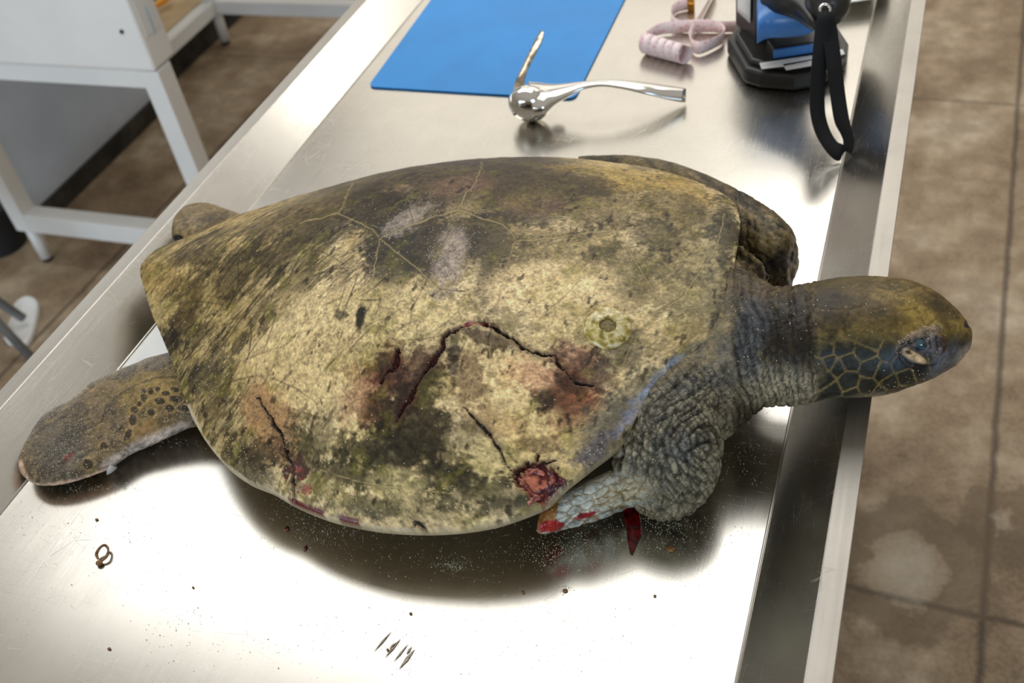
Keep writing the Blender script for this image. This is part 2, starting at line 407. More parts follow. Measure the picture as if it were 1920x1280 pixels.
def seams_and_cracks():
    seams = [  # pale scute seams
        [(662, 338), (648, 370), (635, 400)], [(560, 418), (600, 408), (635, 400), (675, 418), (700, 430), (712, 446)],
        [(712, 446), (760, 425), (810, 408), (860, 393), (900, 408), (940, 418), (960, 438), (966, 452)], [(905, 303), (895, 335), (870, 372), (860, 393)],
        [(966, 452), (1040, 445), (1110, 435), (1155, 430)], [(1192, 338), (1190, 370), (1175, 400), (1155, 430)], [(712, 446), (706, 480), (698, 520), (690, 545)],
        [(712, 446), (740, 470), (780, 500), (820, 540), (850, 560), (900, 590)], [(966, 452), (950, 500), (938, 550), (928, 590)],
        [(1155, 430), (1185, 480), (1215, 530), (1245, 575)], [(1245, 575), (1275, 560), (1305, 520), (1345, 460), (1358, 400)],
        [(1195, 625), (1180, 660), (1150, 720), (1110, 770), (1060, 830)], [(1245, 575), (1225, 600), (1195, 625)],
        [(655, 975), (670, 935), (680, 905), (600, 880)], [(680, 905), (760, 915), (850, 925)], [(770, 985), (778, 960), (782, 930)], [(905, 770), (915, 700), (920, 640)]]
    cracks = [  # (points, half width px, reddish)
        ([(925, 612), (905, 604), (880, 607), (862, 615), (845, 620), (833, 630), (830, 650), (815, 668), (800, 690), (786, 712), (775, 735), (760, 757), (748, 778), (742, 792)], 3.6, 1),
        ([(925, 612), (940, 622), (955, 634), (975, 645), (1000, 657), (1030, 664), (1040, 668), (1052, 688), (1066, 704), (1090, 718), (1112, 724)], 3.2, 0),
        ([(868, 762), (885, 785), (905, 805), (918, 818), (930, 835), (945, 858), (958, 882)], 2.0, 0),
        ([(483, 745), (497, 765), (508, 785), (522, 812), (535, 842), (546, 870), (549, 900), (551, 940)], 2.6, 0),
        ([(745, 655), (742, 675), (735, 690), (722, 702), (716, 715)], 5.0, 1),
        ([(958, 882), (985, 874), (1010, 868), (1040, 864)], 2.4, 0),
        ([(775, 990), (782, 978), (790, 985), (800, 996)], 1.6, 0),
        ([(1366, 600), (1352, 622), (1310, 658), (1262, 706), (1212, 764)], 1.2, 2)]
    return seams, cracks
SEAMS, CRACKS = seams_and_cracks()
def paint_shell(P, X, Y):
    n0 = fbm(P, 9, 4, 1); n1 = fbm(P, 26, 5, 2); n2 = fbm(P, 85, 4, 3, .65); n3 = fbm(P, 260, 3, 4, .7)
    # streaks running across the shell, fanning from the rear
    ang = math.radians(-52); su = (P[:, 0]*math.cos(math.radians(62))+P[:, 1]*math.sin(math.radians(62))); sw = (-P[:, 0]*math.sin(math.radians(62))+P[:, 1]*math.cos(math.radians(62)))
    st = fbm(np.stack([su, sw, P[:, 2]], 1), (18, 150, 60), 4, 5, .65)
    stb = fbm(np.stack([su, sw, P[:, 2]], 1), (40, 300, 90), 3, 6, .65)
    n4 = fbm(P, 620, 2, 7, .7); N = 1.1*n1+.95*n2+.75*n3
    C = np.tile(lin((206, 188, 138)), (len(P), 1))
    C = mix(C, (226, 210, 164), sstep(-.05, .3, n1+.5*n2+.3*n3)*.75)
    C = mix(C, (158, 140, 84), sstep(.05, .35, n0+.6*n2+.3*n3)*.55)
    C = mix(C, (104, 94, 58), sstep(.16, .36, .8*n1+.7*n2+.35*n3)*.6)
    def B(cx, cy, rx, ry, rot, c, op=1., k=.8, soft=.35, NN=None):
        nonlocal C; C = mix(C, c, blob(X, Y, cx, cy, rx, ry, rot, N if NN is None else NN, k*.75, soft)*op)
    # rear third: ochre with dark diagonal streaks
    rear = 1-sstep(430, 640, X+.25*(Y-600)+60*n1); C = mix(C, (158, 140, 76), rear*.62)
    C = mix(C, (70, 60, 28), rear*sstep(.02, .32, st+.35*n1)*.85)
    mid = 1-sstep(640, 860, X+.2*(Y-600)+80*n0); C = mix(C, (88, 76, 40), mid*sstep(.16, .42, stb+.3*n1+.1)*.7)
    # crown: weathered grey brown
    crown = (1-sstep(-40, 60, Y-(395+.0009*(X-860)**2*.0)+70*n1+40*n2))*sstep(520, 640, X+.0*Y)*(1-sstep(980, 1150, X+90*n0))
    C = mix(C, (88, 76, 58), crown*.92); C = mix(C, (60, 52, 38), crown*sstep(0, .35, n2)*.7); C = mix(C, (170, 148, 118), crown*sstep(.28, .5, n1-.4*n2)*.65)
    B(1010, 345, 150, 42, 4, (92, 80, 54), .8); B(1130, 390, 110, 45, 5, (112, 100, 58), .65); B(1260, 390, 80, 50, 25, (112, 100, 56), .7)
    B(1190, 335, 130, 22, 8, (184, 160, 78), .7); B(1300, 360, 60, 20, 35, (176, 152, 80), .6)
    B(800, 460, 105, 66, 0, (66, 58, 40), .9); B(735, 480, 50, 75, 10, (66, 58, 38), .85); B(910, 450, 75, 60, 10, (70, 62, 42), .85); B(600, 430, 70, 34, -15, (70, 62, 34), .8); B(700, 390, 60, 40, 0, (66, 58, 40), .8)
    B(1000, 400, 60, 26, 0, (80, 70, 48), .7); B(1090, 345, 60, 24, 0, (84, 74, 46), .7); B(1230, 440, 60, 30, 10, (92, 84, 50), .7); B(1100, 500, 46, 30, -20, (92, 84, 52), .7); B(1200, 540, 34, 30, 10, (96, 88, 56), .6); B(990, 505, 46, 40, 20, (98, 88, 56), .6); B(1310, 400, 50, 24, 30, (96, 86, 50), .6)
    B(520, 480, 60, 22, -30, (88, 76, 36), .75); B(440, 520, 30, 60, 35, (84, 72, 34), .7); B(360, 480, 50, 16, -15, (84, 72, 40), .7); B(560, 530, 22, 70, 30, (96, 84, 44), .55); B(640, 520, 16, 60, 25, (110, 96, 56), .5)
    B(915, 520, 24, 60, 10, (86, 76, 52), .7); B(870, 350, 60, 18, -3, (150, 122, 98), .55); B(1000, 385, 60, 18, 3, (140, 112, 90), .5); B(560, 400, 110, 22, -22, (112, 98, 60), .7)
    B(1050, 470, 120, 50, 0, (120, 110, 66), .55); B(1170, 505, 75, 50, 0, (104, 98, 58), .6); B(1275, 470, 70, 60, 0, (118, 110, 66), .55); B(1360, 430, 28, 62, -8, (62, 58, 34), .85)
    B(1300, 560, 60, 55, 0, (126, 122, 84), .5); B(1040, 540, 130, 45, 0, (222, 202, 152), .95); B(1120, 570, 90, 32, 0, (226, 206, 154), .8)
    B(600, 620, 120, 80, -25, (212, 194, 144), .85); B(750, 600, 110, 70, 0, (206, 190, 138), .85); B(610, 710, 120, 80, 0, (208, 188, 134), .7)
    # pale frond-like splash and pale centre below it
    B(845, 490, 30, 62, 12, (176, 164, 150), .75); B(770, 410, 40, 16, -30, (190, 180, 168), .5, 1.2)
    B(950, 715, 125, 62, 15, (222, 200, 146), .95); B(1010, 810, 110, 60, 10, (206, 186, 124), .6); B(900, 870, 60, 70, 0, (206, 192, 130), .6); B(700, 800, 60, 60, 0, (196, 180, 120), .5)
    # left rim tip, patches
    B(345, 610, 45, 30, -55, (84, 72, 34), .85); B(360, 560, 22, 55, 20, (96, 78, 36), .7); B(325, 640, 28, 26, 0, (52, 46, 26), .9); B(300, 520, 40, 30, 0, (160, 136, 62), .5)
    B(375, 705, 34, 26, 20, (60, 54, 42), .85, 1.1); B(400, 760, 30, 60, -20, (128, 116, 78), .5); B(640, 590, 12, 8, 0, (50, 44, 26), .7); B(676, 592, 8, 22, 10, (34, 30, 18), .95, .5); B(395, 690, 30, 16, 0, (66, 58, 44), .6)
    for cx, cy in ((430, 560), (470, 470), (520, 520), (590, 480), (450, 640), (500, 600), (400, 500)): B(cx, cy, 26, 9, -58, (78, 66, 32), .7, .9)
    # tan-orange bruise-like areas
    B(510, 800, 42, 75, -25, (170, 132, 84), .75); B(495, 850, 45, 25, 0, (104, 82, 54), .7); B(470, 880, 60, 30, 30, (82, 76, 52), .75, 1.)
    B(690, 735, 46, 55, 25, (172, 132, 94), .8); B(735, 700, 40, 50, 15, (112, 70, 42), .9); B(705, 765, 42, 30, 0, (112, 74, 40), .85); B(655, 760, 26, 40, 20, (196, 168, 126), .6)
    B(780, 690, 28, 50, 30, (92, 58, 40), .8); B(770, 790, 60, 80, 0, (78, 66, 44), .88, 1.); B(720, 850, 80, 40, 0, (58, 54, 34), .85, 1.); B(810, 830, 60, 60, 0, (74, 66, 40), .75, 1.1)
    B(640, 885, 80, 34, 10, (74, 70, 40), .85, 1.4); B(580, 850, 30, 40, 0, (78, 72, 42), .7, 1.3); B(850, 900, 60, 26, 0, (66, 62, 38), .75, 1.4); B(940, 945, 70, 18, -10, (66, 64, 44), .7, 1.3); B(690, 945, 60, 16, 8, (78, 74, 46), .7, 1.3); B(480, 850, 46, 30, 30, (80, 70, 46), .6, 1.3); B(400, 700, 30, 60, 10, (120, 110, 76), .5, 1.3); B(600, 820, 40, 50, 0, (104, 96, 58), .6, 1.2); B(900, 920, 90, 30, 0, (76, 74, 46), .75, 1.2); B(1000, 930, 60, 26, -20, (74, 72, 50), .75)
    B(760, 950, 130, 22, 4, (122, 116, 78), .5, 1.2); B(740, 905, 46, 26, 0, (186, 176, 122), .75); B(620, 920, 40, 22, 20, (170, 160, 104), .6)
    B(1090, 680, 50, 38, 20, (184, 146, 112), .8); B(1110, 700, 60, 30, 25, (104, 76, 56), .75, 1.); B(1060, 740, 62, 42, 15, (110, 66, 40), .9); B(1020, 745, 30, 22, 0, (66, 52, 36), .85)
    B(1000, 700, 46, 30, 20, (200, 160, 122), .75); B(1100, 745, 40, 20, 30, (166, 108, 66), .7); B(1080, 780, 60, 30, -20, (150, 112, 74), .6); B(960, 700, 20, 40, 0, (222, 190, 132), .5)
    B(920, 635, 60, 14, 15, (78, 62, 46), .75); B(870, 700, 26, 60, -20, (106, 84, 56), .6, 1.1); B(850, 660, 10, 40, 5, (60, 60, 60), .6)
    B(880, 800, 26, 20, 0, (92, 80, 46), .6); B(1010, 830, 40, 16, 0, (120, 100, 62), .6); B(930, 790, 60, 30, 20, (176, 148, 96), .5)
    B(790, 715, 20, 72, 33, (64, 42, 34), .8, 1.); B(735, 690, 26, 30, 20, (70, 44, 34), .7, 1.); B(1075, 725, 40, 14, 20, (56, 38, 30), .7, 1.)
    # grey blue, skin-like band along the front edge with bluish highlights painted in
    B(1130, 810, 75, 45, -48, (106, 104, 92), .75); B(1190, 740, 90, 34, -45, (112, 112, 96), .6); B(1290, 680, 60, 26, -45, (96, 104, 106), .6); B(1235, 715, 70, 15, -42, (138, 154, 176), .85); B(1175, 790, 46, 14, -52, (140, 146, 168), .7); B(1120, 840, 46, 20, -45, (112, 108, 118), .6); B(1345, 600, 12, 50, 15, (96, 104, 116), .7)
    B(1150, 665, 60, 22, -60, (96, 92, 70), .6); B(1180, 660, 30, 40, 20, (88, 84, 64), .6); B(1340, 530, 24, 110, 0, (112, 108, 80), .55)
    # green algae flecks
    C = mix(C, (124, 120, 34), sstep(.14, .34, fbm(P, 60, 5, 9))*.42)
    C = mix(C, (150, 140, 60), sstep(.2, .4, fbm(P, 26, 5, 19))*.22)
    # dark pin flecks, stretched towards the near edge
    fl_ = fbm(P*np.array([1, .45, .7]), 190, 3, 11, .5); C = mix(C, (56, 42, 22), sstep(.36, .52, fl_+.12*n1)*.75)
    C *= (1+.55*n3+.35*n2+.55*n4)[:, None].clip(.35, 1.6)
    C = .55*(C/.55)**1.28; C = C*.84+C.mean(1)[:, None]*.16; C = C*np.array([1.02, .955, .93])
    # scratch lines over the rear half
    rnd = random.Random(5)
    for i in range(95):
        x0 = rnd.uniform(290, 820); y0 = rnd.uniform(400, 760)
        if y0 < 640-.62*(x0-250) and x0 < 600 and y0 < 420: continue
        a = math.radians(rnd.gauss(-56, 15) if rnd.random() < .8 else rnd.uniform(-30, 20)); L = rnd.uniform(40, 170); cv = rnd.uniform(-.12, .12)
        pts = [(x0+math.cos(a+cv*k)*L*k/4, y0+math.sin(a+cv*k)*L*k/4) for k in range(5)]
        d, t = segdist(X, Y, pts); C = mix(C, (58, 48, 26), (1-sstep(.6, 2.2, d))*rnd.uniform(.35, .8)*np.sin(np.pi*np.clip(t, .05, .95))*sstep(-.5, .1, n2+.2))
    for i in range(26):
        x0 = rnd.uniform(900, 1300); y0 = rnd.uniform(450, 800); a = math.radians(rnd.uniform(-60, -25)); L = rnd.uniform(25, 110)
        d, t = segdist(X, Y, [(x0, y0), (x0+math.cos(a)*L*.5, y0+math.sin(a)*L*.5+3), (x0+math.cos(a)*L, y0+math.sin(a)*L)])
        C = mix(C, (110, 92, 56), (1-sstep(.5, 1.8, d))*.5)
    wob = 3.2*fbm(P, 120, 2, 30); H = .0007*n1+.0004*n2+.00012*n3; wet = np.zeros(len(P)); sand = np.zeros(len(P))
    for s in SEAMS:
        d, t = segdist(X+wob, Y+wob, s); C = mix(C, (84, 72, 44), (1-sstep(1.5, 5, d))*.35); C = mix(C, (196, 176, 122), (1-sstep(.2, 1.5, d))*.55); H = H-.0003*(1-sstep(.5, 2.5, d))
    for pts, hw, red in CRACKS:
        d, t = segdist(X+wob*1.4, Y-wob*1.4, pts)
        if red == 2:
            C = mix(C, (200, 190, 168), (1-sstep(.8, 2.2, d))*.7); continue
        wv = hw*(.55+.6*np.sin(np.pi*np.clip(t, .04, .96)))*np.clip(1+2.6*n2+1.5*n3, .25, 2.2)
        C = mix(C, (84, 54, 34), (1-sstep(wv, wv*3.2+3, d))*.55)
        C = mix(C, (74, 22, 26) if red else (26, 18, 12), (1-sstep(wv*.6, wv*1.25, d))*.97)
        C = mix(C, (14, 10, 10), (1-sstep(wv*.15, wv*.75, d))*.8)
        H = H-.0042*min(1, hw/4)*(1-sstep(wv*.4, wv*1.3, d)); wet = np.maximum(wet, (1-sstep(wv, wv*1.6, d))*red)
    # the broken plate below the long crack has sunk
    sink = blob(X, Y, 960, 735, 150, 75, 18, .15*n1, 1, .35); H = H-.0035*sink
    # wounds
    wd = blob(X, Y, 1008, 905, 44, 38, 10, N, .5, .12)
    C = mix(C, (96, 40, 38), wd); C = mix(C, (196, 118, 90), wd*sstep(.05, .25, n2+n1*.4)); C = mix(C, (58, 20, 22), wd*sstep(.05, .22, -n2)); H = H-.006*wd+.003*wd*n2; wet = np.maximum(wet, wd)
    wd = blob(X, Y, 564, 888, 20, 26, 10, N, 1.8, .3); C = mix(C, (74, 50, 40), wd); wd = blob(X, Y, 570, 914, 20, 16, 30, N, 1.8, .3); C = mix(C, (156, 84, 70), wd*.9); H = H-.002*wd
    lip = segdist(X, Y, [(n_[0], n_[1]) for n_ in near[5:20]])[0]
    C = mix(C, (206, 188, 158), (1-sstep(1.5, 6, lip+5*n2))*.75)
    edge = [(548, 941), (575, 952), (600, 961)]
    d, t = segdist(X, Y, edge); m_ = (1-sstep(5, 9, d+3*n2)); C = mix(C, (92, 8, 8), m_); wet = np.maximum(wet, m_)
    d, t = segdist(X, Y, [(640, 970), (668, 978)]); m_ = (1-sstep(4, 7, d+3*n2)); C = mix(C, (92, 8, 8), m_); wet = np.maximum(wet, m_)
    # sand
    def S(cx, cy, rx, ry, rot, v):
        nonlocal sand; sand = np.maximum(sand, blob(X, Y, cx, cy, rx, ry, rot, N, 1.2, .9)*v*.33)
    sand = .004+.012*sstep(700, 950, Y+40*n1)
    S(375, 710, 75, 95, -20, .3); S(450, 850, 90, 55, 25, .35); S(500, 905, 80, 20, 15, .45); S(845, 480, 34, 80, 12, .55); S(770, 405, 60, 22, -25, .35); S(720, 970, 300, 22, 3, .22); S(1060, 880, 70, 45, -30, .22); S(690, 490, 60, 50, 20, .2)
    S(380, 820, 30, 120, -20, .35)
    return C.clip(.004, .85), H, wet.clip(0, 1), sand
Cs, Hs, Wt, Sd = paint_shell(Psh, X, Y)
# displace along approximate normals (mostly up)
G = Psh.reshape(NS, NU, 3); gu = np.roll(G, -1, 1)-np.roll(G, 1, 1); gs = np.gradient(G, axis=0)
Nn = np.cross(gs, gu); Nn = Nn.reshape(-1, 3); Nn /= np.linalg.norm(Nn, axis=1)[:, None]+1e-12
Nn *= np.sign(Nn[:, 2:3]+1e-9)
if Nn[:, 2].mean() < 0: Nn = -Nn
Psh2 = Psh+Nn*Hs[:, None]
Vs = np.vstack([apex, Psh2, Pu]); rows = NS+len(und)
me = bpy.data.meshes.new('carapace')
ii = np.arange(NU); jj = (ii+1) % NU; Fq = []
tri = np.stack([np.zeros(NU, int), 1+ii, 1+jj], 1)
qs = np.concatenate([np.stack([1+r_*NU+ii, 1+(r_+1)*NU+ii, 1+(r_+1)*NU+jj, 1+r_*NU+jj], 1) for r_ in range(rows-1)])
me.from_pydata(Vs.tolist(), [], tri.tolist()+qs.tolist()+[(1+(rows-1)*NU+ii[::-1]).tolist()])
me.update()
Cu = np.tile(lin((176, 160, 128)), (len(Pu), 1)); Cu *= (1+.4*fbm(Pu, 60, 4, 8))[:, None]
set_attr(me, 'paint', np.vstack([Cs[:1], Cs, Cu]))
set_attr(me, 'masks', np.vstack([np.zeros((1, 3)), np.stack([Sd, Wt, Sd*0], 1), np.zeros((len(Pu), 3))]))
carapace = link('carapace', me, M['shell'], turtle, True)
carapace['label'] = 'cracked mottled tan and olive shell'

# ---- body: neck, head, flippers, plastron as one skin
parts = []
parts.append(loft([((1300, 470), (1290, 800), .06, .045), ((1350, 470), (1350, 800), .066, .05), ((1395, 498), (1402, 776), .07, .046), ((1445, 535), (1442, 762), .076, .043), ((1500, 533), (1497, 761), .08, .041),
                   ((1530, 527), (1531, 753), .082, .040), ((1562, 520), (1567, 746), .083, .040), ((1610, 517), (1616, 745), .083, .039), ((1660, 519), (1666, 741), .083, .038),
                   ((1705, 527), (1713, 728), .082, .035), ((1745, 546), (1757, 712), .080, .030), ((1782, 575), (1790, 692), .078, .024), ((1806, 601), (1811, 676), .076, .017),
                   ((1821, 622), (1823, 657), .074, .008)], 48, 90))
parts.append(loft([((1440, 745), (1260, 640), .06, .04), ((1405, 770), (1215, 705), .058, .042), ((1362, 806), (1175, 780), .054, .044), ((1357, 850), (1150, 840), .049, .043), ((1346, 895), (1150, 890), .045, .038),
                   ((1317, 930), (1175, 925), .04, .031), ((1283, 950), (1215, 948), .036, .018)], 48, 50))
parts.append(loft([((1290, 830), (1290, 945), .045, .03), ((1240, 850), (1232, 956), .042, .03), ((1185, 860), (1190, 952), .038, .027), ((1130, 885), (1150, 966), .034, .022), ((1080, 905), (1103, 982), .03, .018),
                   ((1045, 925), (1055, 994), .028, .014), ((1022, 945), (1016, 1003), .026, .009), ((1012, 965), (1004, 1000), .024, .004)], 40, 50))
parts.append(loft([((1080, 293), (1100, 330), .03, .008), ((1120, 290), (1120, 340), .032, .012), ((1190, 293), (1170, 360), .036, .018), ((1265, 307), (1230, 390), .04, .024), ((1340, 335), (1290, 430), .045, .03), ((1410, 372), (1340, 480), .048, .036),
                   ((1463, 408), (1372, 510), .05, .038), ((1499, 450), (1400, 525), .05, .038), ((1507, 485), (1425, 532), .048, .034), ((1491, 511), (1445, 532), .046, .026), ((1472, 525), (1455, 531), .044, .012)], 40, 60))
parts.append(loft([((1300, 440), (1300, 620), .07, .04), ((1370, 450), (1370, 600), .07, .045), ((1420, 500), (1410, 600), .068, .04), ((1440, 525), (1440, 590), .06, .03)], 36, 30))
parts.append(loft([((350, 650), (395, 800), .03, .02), ((317, 660), (355, 803), .026, .018), ((285, 668), (316, 821), .021, .015), ((255, 680), (285, 836), .018, .013), ((222, 692), (245, 853), .016, .012), ((190, 705), (207, 879), .015, .012),
                   ((160, 725), (178, 891), .015, .011), ((133, 748), (145, 902), .015, .011), ((108, 761), (112, 910), .015, .010), ((84, 776), (84, 912), .015, .010), ((63, 805), (60, 908), .015, .009),
                   ((46, 840), (44, 897), .016, .008), ((36, 864), (35, 884), .016, .004)], 40, 70))
parts.append(loft([((322, 440), (325, 456), .05, .004), ((324, 412), (345, 460), .05, .009), ((345, 386), (375, 455), .05, .011), ((385, 379), (410, 450), .048, .013), ((430, 391), (440, 450), .046, .014), ((475, 408), (480, 470), .044, .016), ((520, 430), (520, 500), .044, .018)], 36, 40))
parts.append(ellipsoid((-.40, .622, TZ+.05), (.235, .165, .049)))
parts.append(ellipsoid((-.24, .62, TZ+.055), (.13, .15, .052)))
parts.append(ellipsoid((-.56, .63, TZ+.045), (.11, .075, .03)))
V = []; Fc = []
for v, f_ in parts:
    o_ = len(V); V += [tuple(map(float, p)) for p in v]; Fc += [[i+o_ for i in q] for q in f_]
me0 = bpy.data.meshes.new('tmp'); me0.from_pydata(V, [], Fc); me0.update()
tmp = bpy.data.objects.new('tmp', me0); col.objects.link(tmp)
bmt = bmesh.new(); bmt.from_mesh(me0); bmesh.ops.recalc_face_normals(bmt, faces=bmt.faces); bmt.to_mesh(me0); bmt.free()
rm = tmp.modifiers.new('r', 'REMESH'); rm.mode = 'VOXEL'; rm.voxel_size = .0026
sm = tmp.modifiers.new('s', 'SMOOTH'); sm.factor = .5; sm.iterations = 9
ss = tmp.modifiers.new('d', 'SUBSURF'); ss.subdivision_type = 'SIMPLE'; ss.levels = 1
sm = tmp.modifiers.new('s2', 'SMOOTH'); sm.factor = .5; sm.iterations = 3
dg = bpy.context.evaluated_depsgraph_get(); mb = bpy.data.meshes.new_from_object(tmp.evaluated_get(dg))
bpy.data.objects.remove(tmp)
nv = len(mb.vertices); co = np.empty(nv*3, dtype=np.float32); mb.vertices.foreach_get('co', co); co = co.reshape(-1, 3).astype(float)
no = np.empty(nv*3, dtype=np.float32); mb.vertices.foreach_get('normal', no); no = no.reshape(-1, 3).astype(float)
XB, YB = proj(co)
def cells(X, Y, seeds, wob):
    d1 = np.full(X.shape, 1e9); d2 = d1.copy()
    for x, y in seeds:
        d = np.hypot(X-x+wob, Y-y-wob); nd1 = np.minimum(d1, d); d2 = np.minimum(d2, np.maximum(d1, d)); d1 = nd1
    return d1, d2-d1
def rvor(X, Y, seed, sx_, sy_, rot):
    """jittered cell pattern: distance to cell border"""
    a = math.radians(rot); u_ = (X*math.cos(a)+Y*math.sin(a))/sx_; v_ = (-X*math.sin(a)+Y*math.cos(a))/sy_
    i = np.floor(u_).astype(np.int64); j = np.floor(v_).astype(np.int64); d1 = np.full(X.shape, 9.); d2 = d1.copy()
    for di in (-1, 0, 1):
        for dj in (-1, 0, 1):
            px = i+di+_hash(i+di, j+dj, i*0, seed); py = j+dj+_hash(i+di, j+dj, i*0+7, seed)
            d = np.hypot(u_-px, v_-py); n1_ = np.minimum(d1, d); d2 = np.minimum(d2, np.maximum(d1, d)); d1 = n1_
    return d2-d1
def paint_body(P, X, Y):
    n0 = fbm(P, 12, 4, 41); n1 = fbm(P, 40, 4, 42); n2 = fbm(P, 120, 4, 43, .65); n3 = fbm(P, 330, 3, 44, .7); N = 1.*n1+.9*n2+.6*n3
    C = np.tile(lin((122, 110, 84)), (len(P), 1)); H = .0006*n1+.0003*n2; wet = np.full(len(P), .3); sand = np.full(len(P), .015); scl = np.full(len(P), .16)
    C = mix(C, (86, 78, 60), sstep(-.1, .4, n1)*.8); C = mix(C, (150, 136, 104), sstep(.1, .5, n2+.3*n0)*.5)
    def B(cx, cy, rx, ry, rot, c, op=1., k=.8, soft=.4):
        nonlocal C; m = blob(X, Y, cx, cy, rx, ry, rot, N, k, soft)*op; C = mix(C, c, m); return m
    front = sstep(1380, 1200, X)*0
    # ---- near shoulder
    sh = blob(X, Y, 1260, 850, 130, 130, 0, N, .3, .3)*(X > 950)
    C = mix(C, (146, 140, 120), sh*.85)
    B(1270, 835, 50, 30, -10, (86, 94, 98), .75); B(1215, 880, 40, 40, 0, (112, 106, 86), .5); B(1300, 760, 70, 50, -30, (128, 122, 104), .6); B(1190, 915, 60, 25, 15, (168, 160, 134), .8)
    B(1240, 760, 60, 26, -45, (110, 108, 98), .6); B(1380, 700, 60, 60, 0, (104, 108, 108), .5); B(1260, 925, 90, 30, 0, (124, 118, 98), .7); B(1390, 740, 60, 30, -20, (140, 128, 104), .7)
    e = rvor(X+40*n1, Y+40*n1, 3, 14, 42, -28+0)
    e2 = rvor(X+30*n1, Y-30*n1, 9, 24, 12, -38)
    shm = sstep(1150, 1190, X+.0*Y)*(1-sstep(1355, 1400, X))*sstep(660, 700, Y)
    line = (1-sstep(.04, .22, e))*shm; C = mix(C, (46, 40, 30), line*.75); H = H-.0007*line+.0003*shm*sstep(.1, .6, e)
    line = (1-sstep(.03, .16, e2))*shm; C = mix(C, (60, 52, 38), line*.55); H = H-.0004*line
    # folds sweeping round the shoulder lump
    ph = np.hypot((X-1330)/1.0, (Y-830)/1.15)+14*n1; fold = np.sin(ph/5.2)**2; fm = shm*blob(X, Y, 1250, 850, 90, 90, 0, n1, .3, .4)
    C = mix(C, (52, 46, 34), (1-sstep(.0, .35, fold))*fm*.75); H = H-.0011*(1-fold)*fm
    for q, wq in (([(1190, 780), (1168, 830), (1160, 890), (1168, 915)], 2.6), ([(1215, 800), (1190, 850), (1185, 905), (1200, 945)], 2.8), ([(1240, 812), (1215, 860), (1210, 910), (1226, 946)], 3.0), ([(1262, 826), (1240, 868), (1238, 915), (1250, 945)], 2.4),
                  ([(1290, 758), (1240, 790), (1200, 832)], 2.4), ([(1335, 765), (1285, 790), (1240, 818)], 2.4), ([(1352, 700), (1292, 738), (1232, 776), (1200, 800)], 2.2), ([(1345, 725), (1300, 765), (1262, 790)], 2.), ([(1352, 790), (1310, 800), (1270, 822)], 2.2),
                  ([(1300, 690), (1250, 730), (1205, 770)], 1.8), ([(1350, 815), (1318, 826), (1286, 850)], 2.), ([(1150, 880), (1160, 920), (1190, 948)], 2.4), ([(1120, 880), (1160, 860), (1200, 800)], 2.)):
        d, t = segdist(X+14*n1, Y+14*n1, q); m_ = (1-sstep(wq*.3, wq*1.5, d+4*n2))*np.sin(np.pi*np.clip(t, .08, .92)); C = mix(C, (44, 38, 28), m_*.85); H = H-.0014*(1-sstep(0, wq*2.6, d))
    # ---- torn flipper wedge under the edge
    wg = sstep(0, 12, Y-(1010-.47*(X-1000))+0)*(1-sstep(1180, 1230, X))*(X > 980)
    B(1090, 955, 120, 45, -17, (176, 180, 172), .95, .4); B(1160, 930, 60, 22, -20, (172, 160, 128), .7); B(1110, 985, 80, 9, -16, (196, 192, 180), .8, .3)
    e = rvor(X+4*n1, Y+4*n1, 5, 30, 15, -20); line = (1-sstep(.05, .2, e))*blob(X, Y, 1110, 945, 120, 45, -17, n1, .3, .3); C = mix(C, (128, 104, 64), line*.8); H = H-.0006*line
    B(1022, 965, 20, 38, 20, (150, 104, 52), .95, .4, .2); B(1046, 925, 16, 12, 0, (186, 152, 112), .8)
    m = B(1030, 987, 24, 11, -8, (150, 34, 30), 1, .5, .15); wet = np.maximum(wet, m); m = B(1100, 965, 24, 7, -17, (136, 30, 32), 1, .7, .2); wet = np.maximum(wet, m)
    # ---- neck: wrinkles run round the neck
    nk = sstep(1365, 1385, X)*(1-sstep(1525, 1540, X+6*n1)); scl = np.where(nk > .5, .06, scl)
    C = mix(C, (78, 68, 50), nk*.85); C = mix(C, (40, 33, 22), blob(X, Y, 1475, 615, 60, 75, 0, N, .6, .4)*nk*.9); C = mix(C, (156, 146, 122), blob(X, Y, 1460, 728, 90, 40, 12, N, .6, .5)*nk*.9)
    C = mix(C, (84, 92, 100), blob(X, Y, 1405, 620, 30, 90, 5, N, .6, .5)*nk*.6); C = mix(C, (110, 88, 58), blob(X, Y, 1430, 545, 60, 18, 0, N, .6, .5)*nk*.7)
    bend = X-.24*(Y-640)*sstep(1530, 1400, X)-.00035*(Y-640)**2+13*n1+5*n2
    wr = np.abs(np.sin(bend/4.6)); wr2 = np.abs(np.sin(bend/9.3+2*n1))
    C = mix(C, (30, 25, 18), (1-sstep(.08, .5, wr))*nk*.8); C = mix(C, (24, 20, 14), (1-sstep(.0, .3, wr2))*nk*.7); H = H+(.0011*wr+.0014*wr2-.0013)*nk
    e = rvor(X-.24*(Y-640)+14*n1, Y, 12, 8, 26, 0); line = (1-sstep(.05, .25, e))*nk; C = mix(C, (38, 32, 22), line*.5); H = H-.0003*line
    # ---- head
    hd = sstep(1520, 1540, X+30*n1+14*n2); scl = np.where(hd > .4, .0, scl)
    C = mix(C, (104, 92, 56), hd)
    topm = hd*(1-sstep(-26, 26, Y-(612+.10*(X-1530))+26*n1)); C = mix(C, (146, 124, 70), topm*.9); C = mix(C, (80, 66, 38), topm*sstep(-.06, .16, n1+.6*n2+.5*n3)*.85); C = mix(C, (60, 54, 36), topm*(1-sstep(1530, 1660, X+60*n1))*.65)
